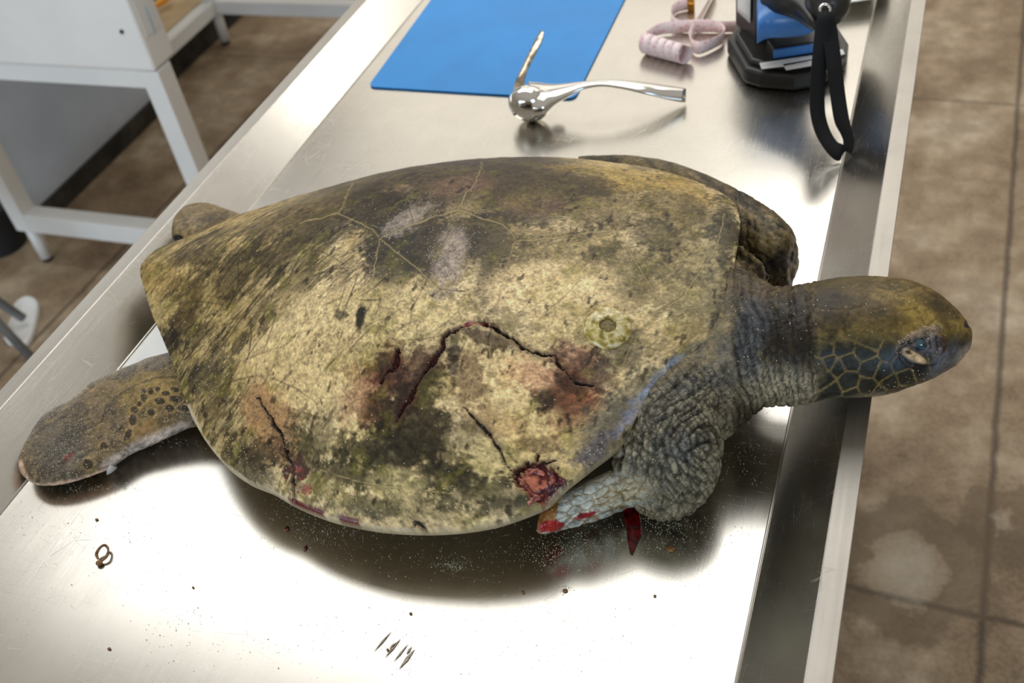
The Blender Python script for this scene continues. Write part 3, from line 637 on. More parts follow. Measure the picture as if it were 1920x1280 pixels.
    C = mix(C, (66, 56, 38), blob(X, Y, 1560, 580, 50, 42, 0, N, .7, .4)*.85); C = mix(C, (176, 152, 84), blob(X, Y, 1720, 590, 60, 20, 20, N, .8, .5)*.5); C = mix(C, (92, 80, 44), blob(X, Y, 1640, 530, 120, 12, 0, N, .8, .5)*.7)
    C = mix(C, (70, 60, 42), blob(X, Y, 1770, 570, 30, 28, 45, N, .6, .4)*.7)
    side = hd*sstep(-22, 18, Y-(642-.02*(X-1560))+16*n1)
    seeds = [(1552, 628), (1590, 618), (1630, 640), (1545, 655), (1582, 650), (1555, 682), (1537, 690), (1592, 680), (1568, 690), (1545, 712), (1632, 690), (1670, 660), (1620, 660), (1655, 700), (1590, 715), (1628, 724), (1668, 718), (1700, 708),
             (1560, 735), (1600, 742), (1730, 695), (1690, 680), (1760, 690), (1780, 660), (1790, 690), (1650, 740), (1700, 735)]
    d1, dd = cells(X, Y, seeds, 4*n1)
    C = mix(C, (38, 42, 40), side*.94*sstep(.5, 5, dd)); line = side*(1-sstep(.5, 2.8, dd+6*n3)); C = mix(C, (140, 120, 78), line*.75); H = H-.0006*line
    tops = [(1560, 560), (1600, 555), (1560, 600), (1610, 600), (1650, 550), (1660, 600), (1700, 560), (1705, 600), (1745, 580), (1640, 630), (1770, 610), (1690, 530), (1600, 530)]
    d1, dt = cells(X, Y, tops, 5*n1); line = hd*(1-side)*(1-sstep(1., 4, dt)); C = mix(C, (96, 78, 44), line*.6); H = H-.0003*line
    C = mix(C, (92, 108, 122), blob(X, Y, 1690, 672, 34, 22, -20, N, .7, .5)*.4); C = mix(C, (112, 116, 122), blob(X, Y, 1770, 675, 40, 24, -40, N, .7, .5)*.8)
    C = mix(C, (166, 158, 146), blob(X, Y, 1812, 672, 18, 28, 25, N, .4, .5)*.85); C = mix(C, (128, 118, 96), blob(X, Y, 1640, 743, 110, 8, -4, N, .6, .6)*.8)
    C = mix(C, (28, 30, 40), blob(X, Y, 1815, 607, 6, 8, 10, N*0, 1, .3)); H = H-.0006*blob(X, Y, 1815, 608, 5, 6, 10, N*0, 1, .4)
    # beak line
    d, t = segdist(X+2*n1, Y, [(1822, 655), (1795, 688), (1750, 713), (1700, 728), (1660, 737)]); C = mix(C, (66, 60, 52), (1-sstep(1, 3.5, d))*.7*hd); H = H-.0008*(1-sstep(1, 4, d))*hd
    # ---- eye region
    brow = blob(X, Y, 1722, 634, 46, 13, -28, N, .4, .35)*hd; C = mix(C, (128, 112, 96), brow); H = H+.0022*brow; sand = np.maximum(sand, brow*.85)
    skt = blob(X, Y, 1726, 655, 40, 22, -14, N*.3, 1, .25)*hd; C = mix(C, (92, 90, 94), skt); H = H-.0022*skt
    lid = blob(X, Y, 1752, 647, 20, 17, 10, N*.3, 1, .3)*hd; C = mix(C, (112, 108, 112), lid); H = H+.0035*lid; C = mix(C, (40, 36, 36), lid*(np.sin(np.hypot(X-1725, Y-650)/2.1) > .45)*.7)
    low = blob(X, Y, 1716, 668, 26, 9, 28, N*.3, 1, .3)*hd; C = mix(C, (204, 178, 140), low*.95); H = H+.0024*low
    C = mix(C, (56, 40, 26), blob(X, Y, 1703, 660, 8, 4, 20, N*.2, 1, .4)*.9); C = mix(C, (70, 48, 34), blob(X, Y, 1768, 646, 10, 14, 10, N, .6, .4)*hd*.8)
    for q in ([(1690, 655), (1694, 668), (1706, 680), (1728, 687), (1752, 684)], [(1686, 650), (1689, 672), (1700, 688), (1730, 694)], [(1690, 652), (1706, 644), (1722, 636), (1738, 632)]):
        d, t = segdist(X, Y, q); C = mix(C, (34, 32, 40), (1-sstep(.8, 2.6, d))*.85*hd); H = H-.0008*(1-sstep(1, 3, d))*hd
    sand = np.maximum(sand, hd*blob(X, Y, 1700, 722, 110, 14, -20, N, .6, .5)*.45); sand = np.maximum(sand*(1-hd*(1-brow)*.6), hd*blob(X, Y, 1590, 575, 60, 8, 0, N, .8, .6)*.15)
    wet = np.maximum(wet, side*.55); wet = np.maximum(wet, skt*.9)
    # ---- far front flipper
    ff = sstep(560, 540, Y+0*X)*(1-sstep(1515, 1525, X))*(1-hd)*(X > 1080)*(1-sstep(500, 560, Y-.0*X))
    C = mix(C, (104, 90, 58), ff*.85); w3 = fbm(np.stack([(X*.82+Y*.57)/30., (-X*.57+Y*.82)/8., X*0], 1), 1., 3, 61); C = mix(C, (52, 44, 30), ff*sstep(.0, .3, w3)*.8); C = mix(C, (146, 130, 96), ff*sstep(.05, .35, -w3)*.5); H = H+.0006*ff*(-w3)
    C = mix(C, (48, 50, 52), blob(X, Y, 1460, 495, 30, 18, -20, N, .5, .4)*ff*.8)
    # ---- near rear flipper
    rf = (X < 400)*(Y > 640); C = np.where(rf[:, None], lin((118, 102, 74))[None], C)*1.
    rfm = rf.astype(float)
    C = mix(C, (60, 54, 44), rfm*sstep(-.05, .22, n1+.5*n2)*.85); C = mix(C, (146, 120, 76), rfm*sstep(.05, .4, -n1+.3*n0)*.7); C = mix(C, (150, 128, 76), rfm*blob(X, Y, 270, 730, 60, 40, -20, N, .5, .5)*.8)
    C = mix(C, (96, 92, 84), rfm*blob(X, Y, 110, 850, 50, 55, 0, N, .8, .5)*.7)
    C = mix(C, (176, 164, 156), rfm*(1-sstep(8, 26, segdist(X, Y, [(345, 812), (285, 836), (245, 853), (207, 879)])[0]+10*n1))*.8)
    C = mix(C, (206, 176, 152), rfm*(1-sstep(3, 9, segdist(X, Y, [(207, 881), (145, 903), (84, 914), (58, 908), (42, 890), (35, 868)])[0]+4*n2))*.85)
    for cx, cy, rx, ry, a in ((287, 683, 26, 15, -4), (328, 730, 9, 5, 10), (330, 748, 13, 7, 10), (311, 737, 8, 5, 0), (300, 752, 10, 7, 0), (282, 733, 6, 7, 0), (296, 729, 5, 5, 0), (270, 745, 6, 9, 0), (252, 768, 8, 7, 0), (249, 787, 8, 11, 0), (284, 773, 8, 7, 0),
                              (262, 757, 5, 5, 0), (270, 733, 5, 5, 0), (345, 765, 12, 6, 10), (318, 765, 8, 7, 0), (195, 835, 8, 7, 0), (170, 722, 8, 7, 0), (240, 815, 6, 12, 30), (165, 870, 10, 10, 0)):
        m = blob(X, Y, cx, cy, rx+3, ry+3, a, n2*.2, 1, .15)*rfm; C = mix(C, (168, 142, 92), m*.55); m = blob(X, Y, cx, cy, rx, ry, a, n2*.2, 1, .15)*rfm; C = mix(C, (44, 38, 32) if rx < 20 else (96, 84, 70), m*.9); H = H+.0004*m
    d, t = segdist(X, Y, [(350, 705), (290, 708), (255, 722), (215, 745), (190, 790)]); C = mix(C, (60, 50, 30), (1-sstep(1, 3, d+2*n1))*rfm*.7)
    m = blob(X, Y, 128, 856, 12, 4, -40, n2*.3, 1, .4)*rfm; C = mix(C, (128, 48, 38), m*.7)
    sand = np.where(rf, .2+.5*n1, sand); scl = np.where(rf, .15, scl); wet = np.where(rf, .35, wet)
    # ---- far rear flipper
    rr = ((X < 560) & (Y < 520)).astype(float); C = mix(C, (134, 116, 84), rr); C = mix(C, (88, 74, 50), rr*sstep(0, .35, n1+.4*n2)*.8); C = mix(C, (178, 160, 128), rr*sstep(.1, .4, -n2)*.5)
    C = mix(C, (40, 36, 32), rr*blob(X, Y, 333, 446, 10, 7, 0, n2*.4, 1, .3)); scl = scl*(1-rr)
    C = .5*(C/.5)**1.14; C *= (1+1.*n3+.6*n2)[:, None].clip(.3, 1.8)
    return C.clip(.004, .85), H, wet.clip(0, 1), sand.clip(0, 1), scl
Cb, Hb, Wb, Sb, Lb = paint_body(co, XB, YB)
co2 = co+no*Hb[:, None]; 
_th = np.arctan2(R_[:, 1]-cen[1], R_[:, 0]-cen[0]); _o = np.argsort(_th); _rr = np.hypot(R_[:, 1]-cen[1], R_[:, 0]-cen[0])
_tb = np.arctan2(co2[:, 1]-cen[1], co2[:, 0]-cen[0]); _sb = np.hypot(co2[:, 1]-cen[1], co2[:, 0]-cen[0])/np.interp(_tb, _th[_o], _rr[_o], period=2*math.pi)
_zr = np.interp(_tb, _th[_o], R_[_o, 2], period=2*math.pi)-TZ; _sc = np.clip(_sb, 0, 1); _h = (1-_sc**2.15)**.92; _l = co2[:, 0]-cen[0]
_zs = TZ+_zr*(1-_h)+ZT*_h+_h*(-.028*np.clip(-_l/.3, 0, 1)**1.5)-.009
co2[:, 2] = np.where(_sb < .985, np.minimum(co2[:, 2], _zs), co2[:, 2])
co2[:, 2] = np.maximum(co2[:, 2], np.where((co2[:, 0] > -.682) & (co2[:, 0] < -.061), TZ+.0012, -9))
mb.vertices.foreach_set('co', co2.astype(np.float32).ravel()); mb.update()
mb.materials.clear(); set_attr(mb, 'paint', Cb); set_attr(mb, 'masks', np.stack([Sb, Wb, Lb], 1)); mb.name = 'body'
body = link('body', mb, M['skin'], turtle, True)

# ray casting onto finished surfaces
dgt = None
def bvh(o):
    me_ = o.data; return BVHTree.FromPolygons([v.co.copy() for v in me_.vertices], [tuple(p.vertices) for p in me_.polygons])
T_body, T_shell = bvh(body), bvh(carapace)
def hit(T, x, y):
    d = ray(x, y); r_ = T.ray_cast(Vector(CAM), Vector(d).normalized()); return r_[0], r_[1]

# eye
t_ = NT('wet_dark_eye'); M['eye'] = t_.set(Base_Color=t_.ramp(t_.noise(160, 3, .5, t_.coord()), [(.4, (.006, .012, .022)), (.62, (.02, .09, .12))]), Roughness=.08, Coat_Weight=1.)
p, nrm = hit(T_body, 1724, 649)
v, f_ = ellipsoid((0, 0, 0), (.0068, .0052, .0052), 16)
e_ = mesh('eye', [Vector(q)+p-nrm*.0028 for q in v], f_, M['eye'], turtle); e_['label'] = 'half-closed dark blue eye'
# claw of the rear flipper
M['claw'] = plain('pale_claw', (176, 172, 166), .4)
tube('claw', [at(212, 872, TZ+.014), at(206, 881, TZ+.011), at(201, 889, TZ+.006)], [.0042, .003, .0006], M['claw'], turtle)
# exposed flesh in the wounds
t_ = NT('raw_flesh'); nf = t_.noise(170, 4, .6, t_.coord())
M['flesh'] = t_.set(Base_Color=t_.ramp(nf, [(.36, rgba((58, 18, 20))[:3]), (.5, rgba((126, 52, 48))[:3]), (.66, rgba((196, 116, 92))[:3])]), Roughness=.28, Coat_Weight=.5); t_.bump(nf, .7, .002)
def lump(name, pts, rad, m, T, parent, off=0., label=None):
    P = []
    for x, y in pts:
        h_, n__ = hit(T, x, y)
        if h_ is None: continue
        P.append(np.array(h_+n__*off))
    o = tube(name, P, rad, m, parent, 12, 18)
    me_ = o.data; c = np.array([v.co[:] for v in me_.vertices]); nn = fbm(c, 260, 3, 77); nr = np.array([v.normal[:] for v in me_.vertices])
    c = c+nr*(nn*.0016)[:, None]; me_.vertices.foreach_set('co', c.ravel().astype(np.float32)); me_.update()
    if label: o['label'] = label
    return o
lump('exposed_tissue', [(972, 897), (985, 912), (1000, 932)], [.0016, .003, .0018], M['flesh'], T_shell, turtle, .0002, 'pink torn tissue strip')
lump('exposed_tissue', [(990, 888), (1006, 884), (1022, 890)], [.0014, .003, .0016], M['flesh'], T_shell, turtle, .0002)
lump('exposed_tissue', [(1030, 882), (1036, 895), (1030, 908)], [.0016, .0034, .0016], M['flesh'], T_shell, turtle, .0002, 'purplish torn tissue')
lump('exposed_tissue', [(990, 944), (1004, 936), (1018, 928)], [.0016, .003, .0014], M['flesh'], T_shell, turtle, .0002)
lump('exposed_tissue', [(868, 612), (880, 607), (895, 607), (908, 610)], [.001, .0022, .0018, .001], M['flesh'], T_shell, turtle, .0002)
t_ = NT('fresh_blood'); M['blood'] = t_.set(Base_Color=t_.ramp(t_.noise(140, 4, .6, t_.coord()), [(.4, rgba((48, 3, 7))[:3]), (.75, rgba((128, 10, 12))[:3])]), Roughness=.12, Coat_Weight=.6)

# ------------------------------------------------------------------ barnacle
t_ = NT('barnacle_plate'); v_ = t_.coord()
c_ = t_.ramp(t_.noise(150, 4, .6, v_), [(.36, rgba((122, 106, 34))[:3]), (.48, rgba((186, 166, 92))[:3]), (.62, rgba((226, 214, 170))[:3])])
M['barn'] = t_.set(Base_Color=c_, Roughness=.3, Coat_Weight=.3); t_.bump(t_.noise(400, 3, .6, v_), .3, .0008)
M['barn_in'] = plain('barnacle_hole', (128, 112, 66), .4, var=.4, nscale=500)
p, nrm = hit(T_shell, 1139, 615)
bn = empty('barnacle', tuple(p)); tag(bn, 'round yellow-green barnacle stuck on the turtle shell beside the long crack', 'barnacle')
ax = nrm.to_track_quat('Z', 'Y').to_matrix()
prof = [(.0180, -.0012), (.0180, .0012), (.0172, .0024), (.0155, .0034), (.012, .0046), (.0092, .0056), (.0074, .0064), (.0068, .0062), (.0064, .0046), (.0062, .0016)]
V = []; n = 96
for r_, z in prof:
    for k in range(n):
        a_ = 2*math.pi*k/n; rr = r_*(1+.018*math.sin(6*a_+1)+.012*math.sin(11*a_)); g = -.0005 if (k % 16 == 0 and .006 < r_ < .0165) else 0
        V.append(p+ax@Vector((rr*math.cos(a_), rr*math.sin(a_)*.98, z+g)))
Fc = [[i*n+k, i*n+(k+1) % n, (i+1)*n+(k+1) % n, (i+1)*n+k] for i in range(len(prof)-1) for k in range(n)]
mesh('shell_wall', V, Fc, M['barn'], bn)
V = [p+ax@Vector((0, 0, .0046))]+[p+ax@Vector((.0063*math.cos(2*math.pi*k/40), .0063*math.sin(2*math.pi*k/40), .0036+.0004*math.sin(3*k))) for k in range(40)]
mesh('opening_plate', V, [[0, 1+k, 1+(k+1) % 40] for k in range(40)], M['barn_in'], bn)

# ------------------------------------------------------------------ things on the table
M['blue'] = plain('blue_silicone', (0, 132, 206), .42, var=.05, nscale=9)
def rounded(pts, r, n=8):
    out = []; k = len(pts); P = [np.array(p[:2]) for p in pts]
    for i in range(k):
        a, b, c = P[i-1], P[i], P[(i+1) % k]; u1 = (a-b)/np.linalg.norm(a-b); u2 = (c-b)/np.linalg.norm(c-b)
        p0, p1 = b+u1*r, b+u2*r
        for j in range(n+1):
            t = j/n; out.append((1-t)**2*p0+2*t*(1-t)*b+t*t*p1)
    return out
mc = [at(690, 165, TZ)[:2], at(1078, 188, TZ)[:2], at(1172, 0, TZ)[:2], None]
ml = (at(807, 0, TZ)-at(705, 140, TZ))[:2]; ml /= np.linalg.norm(ml)
mc = [mc[0], mc[1], mc[1]+(mc[2]-mc[1])/np.linalg.norm(mc[2]-mc[1])*.36, mc[0]+ml*.36]
mt = prism('cutting_mat', [(x, y, TZ+.0025) for x, y in rounded(mc, .012)], TZ+.0006, M['blue'], bev=.0006)
center_origin(mt); tag(mt, 'flat blue plastic mat with rounded corners lying under the steel instrument', 'mat')

M['chrome'] = plain('polished_steel', (225, 222, 216), .13, 1., var=.02)
M['chrome_dirty'] = plain('stained_steel', (186, 172, 150), .2, 1., var=.3, nscale=140)
inst = empty('surgical_instrument', tuple(at(992, 205, TZ))); tag(inst, 'polished steel surgical instrument with bowl, spike and curved handle at mat corner', 'surgical instrument')
def loft_obj(name, st, m, parent, n=28, seg=40, flat=1.): v, f_ = loft(st, n, seg, flat); return mesh(name, v, f_, m, parent)
bc = at(992, 194, TZ+.0245); v, f_ = ellipsoid((0, 0, 0), (.0245, .0195, .0245), 24)
mesh('bowl', [Vector(bc)+Matrix.Rotation(math.radians(25), 3, 'X')@Vector(q) for q in v], f_, M['chrome'], inst)
loft_obj('handle', [((990, 152), (1000, 222), .026, .018), ((1012, 154), (1020, 215), .028, .014), ((1034, 157), (1042, 197), .031, .009), ((1060, 156), (1068, 181), .034, .0055), ((1095, 152), (1096, 168), .037, .0035), ((1130, 149), (1130, 163), .038, .003), ((1170, 150), (1168, 168), .034, .0035),
                    ((1215, 155), (1212, 178), .027, .0045), ((1255, 161), (1251, 187), .018, .006), ((1288, 166), (1284, 193), .011, .0075)], M['chrome'], inst)
loft_obj('spike', [((962, 215), (985, 205), .02, .003), ((957, 192), (983, 182), .03, .003), ((962, 168), (984, 165), .038, .003), ((969, 146), (984, 149), .046, .0025), ((981, 120), (993, 124), .055, .0022),
                   ((993, 95), (1006, 99), .064, .0022), ((1005, 72), (1017, 76), .071, .002), ((1014, 57), (1020, 60), .076, .0008)], M['chrome_dirty'], inst)
b_ = at(1040, 182, TZ+.022); v, f_ = ellipsoid(b_, (.0085, .006, .006), 12); mesh('collar', v, f_, M['chrome'], inst)

# measuring tape
t_ = NT('printed_tape'); uvn = t_.n('UVMap'); s2 = t_.n('SeparateXYZ'); t_.l(uvn.outputs[0], s2.inputs[0])
vo = t_.n('TexVoronoi', feature='F1'); mp = t_.n('Mapping'); mp.inputs['Scale'].default_value = (1, 2.2, 1); t_.l(uvn.outputs[0], mp.inputs[0]); t_.l(mp.outputs[0], vo.inputs['Vector']); vo.inputs['Scale'].default_value = 1.3
ti = t_.math('MULTIPLY', t_.math('LESS_THAN', t_.math('FRACT', t_.math('MULTIPLY', s2.outputs[0], 2.)), .16), t_.math('GREATER_THAN', t_.math('ABSOLUTE', t_.math('SUBTRACT', s2.outputs[1], .5)), .34))
mk_ = t_.math('MAXIMUM', t_.math('LESS_THAN', vo.outputs['Distance'], .24), ti)
M['tape'] = t_.set(Base_Color=t_.mixc(t_.math('MULTIPLY', mk_, .55), rgba((252, 230, 228)), rgba((226, 110, 118))), Roughness=.4)
def ribbon(name, P, W, m, parent, seg=160, th=.0006, smoothlen=.012):
    """P: centre points, W: width vectors (half)"""
    P = crspline(P, seg); W = crspline(W, seg); L = np.concatenate([[0], np.cumsum(np.linalg.norm(np.diff(P, axis=0), axis=1))])/smoothlen
    V = np.vstack([P-W, P+W]); n = len(P); Fc = [[i, i+1, n+i+1, n+i] for i in range(n-1)]
    o = mesh(name, V, Fc, m, parent); uv = o.data.uv_layers.new(name='UVMap')
    for pl in o.data.polygons:
        for li in pl.loop_indices:
            vi = o.data.loops[li].vertex_index; uv.data[li].uv = (L[vi % n], 0. if vi < n else 1.)
    s = o.modifiers.new('t', 'SOLIDIFY'); s.thickness = th; s.offset = 0; return o
tp = empty('measuring_tape', tuple(at(1290, 85, TZ))); tag(tp, 'pink and white measuring tape, partly rolled, between blue mat and black tool', 'measuring tape')
a0, a1 = at(1212, 82, TZ+.0125), at(1283, 102, TZ+.0125); axd = (a1-a0)/np.linalg.norm(a1-a0); sd = np.cross([0, 0, 1.], axd); P = []; W = []
for i in range(75):
    t = i/74; a_ = t*2*math.pi*5.2; r_ = .0122-.0012*t
    P.append(a0+(a1-a0)*t+r_*(math.cos(a_)*sd+math.sin(a_)*np.array([0, 0, 1.]))); W.append(axd*.0078)
P[:0] = []; ribbon('tape_roll', P, W, M['tape'], tp, 420)
up = np.array([0, 0, .0075])
pb = [(1212, 70), (1235, 55), (1275, 50), (1320, 48), (1350, 52), (1358, 66), (1340, 80), (1312, 90), (1296, 82), (1297, 62), (1312, 34), (1330, 0), (1342, -25)]
ribbon('tape_band', [at(x, y, TZ+.0095) for x, y in pb], [up+np.array([.002*math.sin(i*1.3), .002, 0]) for i in range(len(pb))], M['tape'], tp)
pc = [(1400, 48), (1370, 50), (1330, 50), (1290, 50), (1266, 44), (1258, 28), (1268, 14), (1290, 8)]
ribbon('tape_band', [at(x, y, TZ+.0085) for x, y in pc], [up for _ in pc], M['tape'], tp)
M['brass'] = plain('brass', (196, 138, 52), .3, 1., var=.1)
q0, q1 = at(1290, 9, TZ+.0085), at(1302, 10, TZ+.0085)
ribbon('metal_tip', [q0, (q0+q1)/2, q1], [up*1.12]*3, M['brass'], tp, 8, .002)

# black cordless tool
M['black'] = plain('black_plastic', (30, 28, 26), .38, var=.15, nscale=60, bump=.1)
M['black2'] = plain('dark_grey_plastic', (46, 44, 42), .3, var=.1, nscale=60)
M['glossblue'] = plain('blue_plastic_and_sheen', (70, 128, 196), .28, var=.05)  # shroud blue, also the bluish light painted on the clip
M['strap'] = plain('woven_strap', (16, 16, 17), .85, var=.2, nscale=900, bump=.5)
M['paper'] = plain('white_label', (246, 244, 236), .6, var=.02)
M['ink'] = plain('ink', (60, 60, 66), .6)
tl = empty('cordless_tool', tuple(at(1475, 105, TZ))); tag(tl, 'black cordless hand tool standing on its battery base with hanging wrist strap', 'power tool')
def pz(pts, z): return [at(x, y, TZ+z) for x, y in pts]
bo = [(1362, 72), (1395, 128), (1425, 137), (1490, 142), (1545, 132), (1590, 100), (1592, 78), (1570, 45), (1520, 20), (1430, 18), (1382, 42)]
bt = pz(bo, .022); bb = bt
prism('battery_base', [np.array([q[0], q[1], TZ+.022]) for q in bt], TZ+.0006, M['black'], tl, .006)
cbx = np.mean([q[:2] for q in bt], 0)
prism('base_plinth', [np.array([cbx[0]+(q[0]-cbx[0])*.86, cbx[1]+(q[1]-cbx[1])*.86, TZ+.029]) for q in bt], TZ+.02, M['black2'], tl, .004)
prism('battery_clip', pz([(1437, 72), (1450, 91), (1541, 77), (1541, 56), (1490, 50)], .042), TZ+.027, M['black2'], tl, .003)
prism('clip_sheen', pz([(1449, 89), (1451, 95), (1542, 81), (1541, 75)], .0405), TZ+.030, M['glossblue'], tl, .001)  # blue face stands for bluish light falling on the clip
# body: blue shroud and dark handle rising out of the frame
hb = pz([(1378, 42), (1417, 80), (1450, 66), (1412, 34)], .029); prism('handle', [q+np.array([0, 0, .12]) for q in hb], TZ+.026, M['black2'], tl, .003)
fm_ = (hb[0]+hb[1])/2; wv_ = (hb[1]-hb[0])*.3; ov = np.cross(hb[1]-hb[0], [0, 0, 1.]); ov = ov/np.linalg.norm(ov)*.0022
if ov@(CAM-fm_) < 0: ov = -ov
ribbon('handle_label', [fm_+ov+np.array([0, 0, z]) for z in (.02, .05, .08, .11)], [wv_]*4, M['paper'], tl, 12, .0005)
loft_obj('shroud', [((1418, -60), (1420, 74), .075, .020), ((1440, -60), (1442, 64), .078, .022), ((1470, -60), (1478, 62), .08, .022), ((1510, -60), (1512, 58), .082, .02), ((1530, -50), (1533, 50), .084, .012)], M['glossblue'], tl, 28, 30, .6)
loft_obj('grip', [((1415, -40), (1430, 10), .10, .014), ((1440, -45), (1455, 22), .102, .016), ((1480, -45), (1490, 32), .102, .016), ((1510, -40), (1520, 52), .10, .012), ((1526, -20), (1534, 56), .098, .006)], M['black'], tl, 28, 30, .8)
hc = at(1552, 4, TZ+.11); 
tube('head_barrel', [hc+np.array([0, .05, 0]), hc, hc+np.array([0, -.004, -.002])], .0235, M['black2'], tl, 36)
# strap with eyelet
gp = at(1547, 18, TZ+.128); nd = -ray(1547, 18)/np.linalg.norm(ray(1547, 18))
V = []; u1 = RX; u2 = UX
for i in range(28):
    a_ = 2*math.pi*i/28
    for k in range(10):
        b_ = 2*math.pi*k/10; rr = .0052+.0017*math.cos(b_); V.append(gp+(u1*math.cos(a_)+u2*math.sin(a_))*rr+nd*(.0017*math.sin(b_)+.003))
mesh('eyelet', V, [[i*10+k, i*10+(k+1) % 10, ((i+1) % 28)*10+(k+1) % 10, ((i+1) % 28)*10+k] for i in range(28) for k in range(10)], M['chrome'], tl)
sr = RX*.0078
s1 = [(1547, 8, .130), (1547, 30, .126), (1542, 60, .112), (1537, 110, .088), (1533, 160, .062), (1533, 210, .038), (1543, 248, .022), (1562, 278, .012), (1578, 286, .008)]
s2_ = [(1549, 8, .129), (1551, 30, .125), (1556, 60, .11), (1564, 120, .084), (1571, 180, .055), (1579, 228, .034), (1589, 258, .02), (1588, 278, .012), (1578, 288, .009)]
ribbon('strap', [at(x, y, TZ+z) for x, y, z in s1]+[at(x, y, TZ+z) for x, y, z in s2_[::-1][1:]],
       [sr]*6+[sr*.9+UX*.003, sr*.5+UX*.007, sr*.2+UX*.008]+[sr*.5-UX*.006, sr*.85-UX*.003]+[sr]*6, M['strap'], tl, 220, .0014)
# paper label on the base: two strips with small printing
def strip(pts, z, m, name, th=.0005): return prism(name, pz(pts, z+th), TZ+z, m, tl, 0)
strip([(1424, 118), (1428, 129), (1468, 124), (1584, 101), (1580, 92), (1520, 104)], .0298, M['paper'], 'paper_label')
strip([(1468, 120), (1474, 131), (1530, 121), (1528, 110)], .0298, M['paper'], 'paper_label')
rnd = random.Random(3); bm = bmesh.new()
def glyph(x, y, s, z):
    # little block letters drawn as strokes
    for _ in range(3):
        if rnd.random() < .5: dx, dy = s*.35, 0
        else: dx, dy = 0, s
        ox = rnd.choice((0, s*.3)); oy = rnd.choice((0, s*.5)) if dx else 0
        a = at(x+ox, y-oy, TZ+z); b = at(x+ox+max(dx, .9), y-oy-.0-max(dy, .9), TZ+z)
        vs = [bm.verts.new(tuple(q)) for q in (a, (b[0], a[1], a[2]), b, (a[0], b[1], a[2]))]; bm.faces.new(vs)
for i in range(22):
    if i in (9,): continue
    glyph(1430+i*4.4, 124-i*.86, 3.2, .0306)
for i in range(9): glyph(1484+i*3.4, 123-i*.6, 1.8, .0306)
bm_obj('label_print', bm, M['ink'], tl)

# flat pale strip at the far end of the table
pp = prism('pale_strip', pz([(1560, 8), (1655, -6), (1640, -60), (1540, -40)], .018), TZ+.0165, M['paper'], None, 0); 
center_origin(pp); tag(pp, 'pale flat strip at the far end of the table behind the black tool', 'paper')

# ------------------------------------------------------------------ debris on the steel
M['husk'] = plain('brown_husk', (120, 88, 50), .6, var=.4, nscale=400)
hk = empty('dried_husk', tuple(at(190, 1045, TZ))); tag(hk, 'small brown dried husk curled on the bare steel at lower left', 'debris')
tube('husk_loop', [at(x, y, TZ+z) for x, y, z in ((184, 1048, .002), (181, 1038, .004), (188, 1026, .006), (197, 1022, .005), (203, 1030, .004), (200, 1042, .004), (192, 1050, .003), (185, 1052, .002))], [.0009, .0014, .0011, .0012, .0009, .0012, .001, .0008], M['husk'], hk, 8, 40)
v, f_ = ellipsoid(at(186, 1055, TZ+.0022), (.003, .0026, .0018), 10); mesh('husk_core', v, f_, M['husk'], hk)
def flake(x, y, sx_, sy_, m, label, cat, group=None, name='debris_flake', seed=0, h=.0012):
    rn = random.Random(seed); n = 14; c = at(x, y, TZ+.0006); rs = [rn.uniform(.7, 1.15) for _ in range(n)]; V = []
    for z, s in ((0, 1.), (h*.7, .92), (h, .55)):
        for k in range(n):
            a_ = 2*math.pi*k/n; V.append((c[0]+sx_*rs[k]*s*math.cos(a_), c[1]+sy_*rs[k]*s*math.sin(a_), c[2]+z))
    Fc = [[i*n+k, i*n+(k+1) % n, (i+1)*n+(k+1) % n, (i+1)*n+k] for i in range(2) for k in range(n)]+[[2*n+k for k in range(n)], list(range(n))[::-1]]
    o = mesh(name, V, Fc, m); center_origin(o); tag(o, label, cat, group); return o
flake(1256, 1029, .0042, .0028, M['husk'], 'dark brown flake right of the blood trickle', 'debris', seed=1)
flake(538, 991, .0022, .0026, M['blood'], 'larger dark red blood drop below the shell edge crack', 'blood drop', name='blood_drop', seed=2)
flake(573, 1027, .0013, .0026, M['blood'], 'smaller narrow blood drop at the edge of the turtle shadow', 'blood drop', name='blood_drop', seed=3)
for i, (x, y, s, lb) in enumerate(((981, 1110, .0016, 'dark crumb just below the middle of the turtle shadow'), (362, 1101, .001, 'tiny speck midway between the husk and the turtle shadow'), (1060, 1107, .002, 'tan crumb clump below the torn flipper tip'),
                                   (770, 1150, .0013, 'brown crumb on the bright steel under the shell centre'), (1228, 1117, .0012, 'brown crumb below the dark brown flake'), (205, 1216, .0014, 'brown crumb near the lower left corner of the photo'),
                                   (727, 1218, .0013, 'brown crumb beside the dark scrape marks near the bottom edge'), (181, 974, .0016, 'dark crumb above the dried husk'))):
    flake(x, y, s, s*.8, M['husk'], lb+' on the steel', 'debris', 'brown crumbs on the steel', seed=10+i, h=.0008)
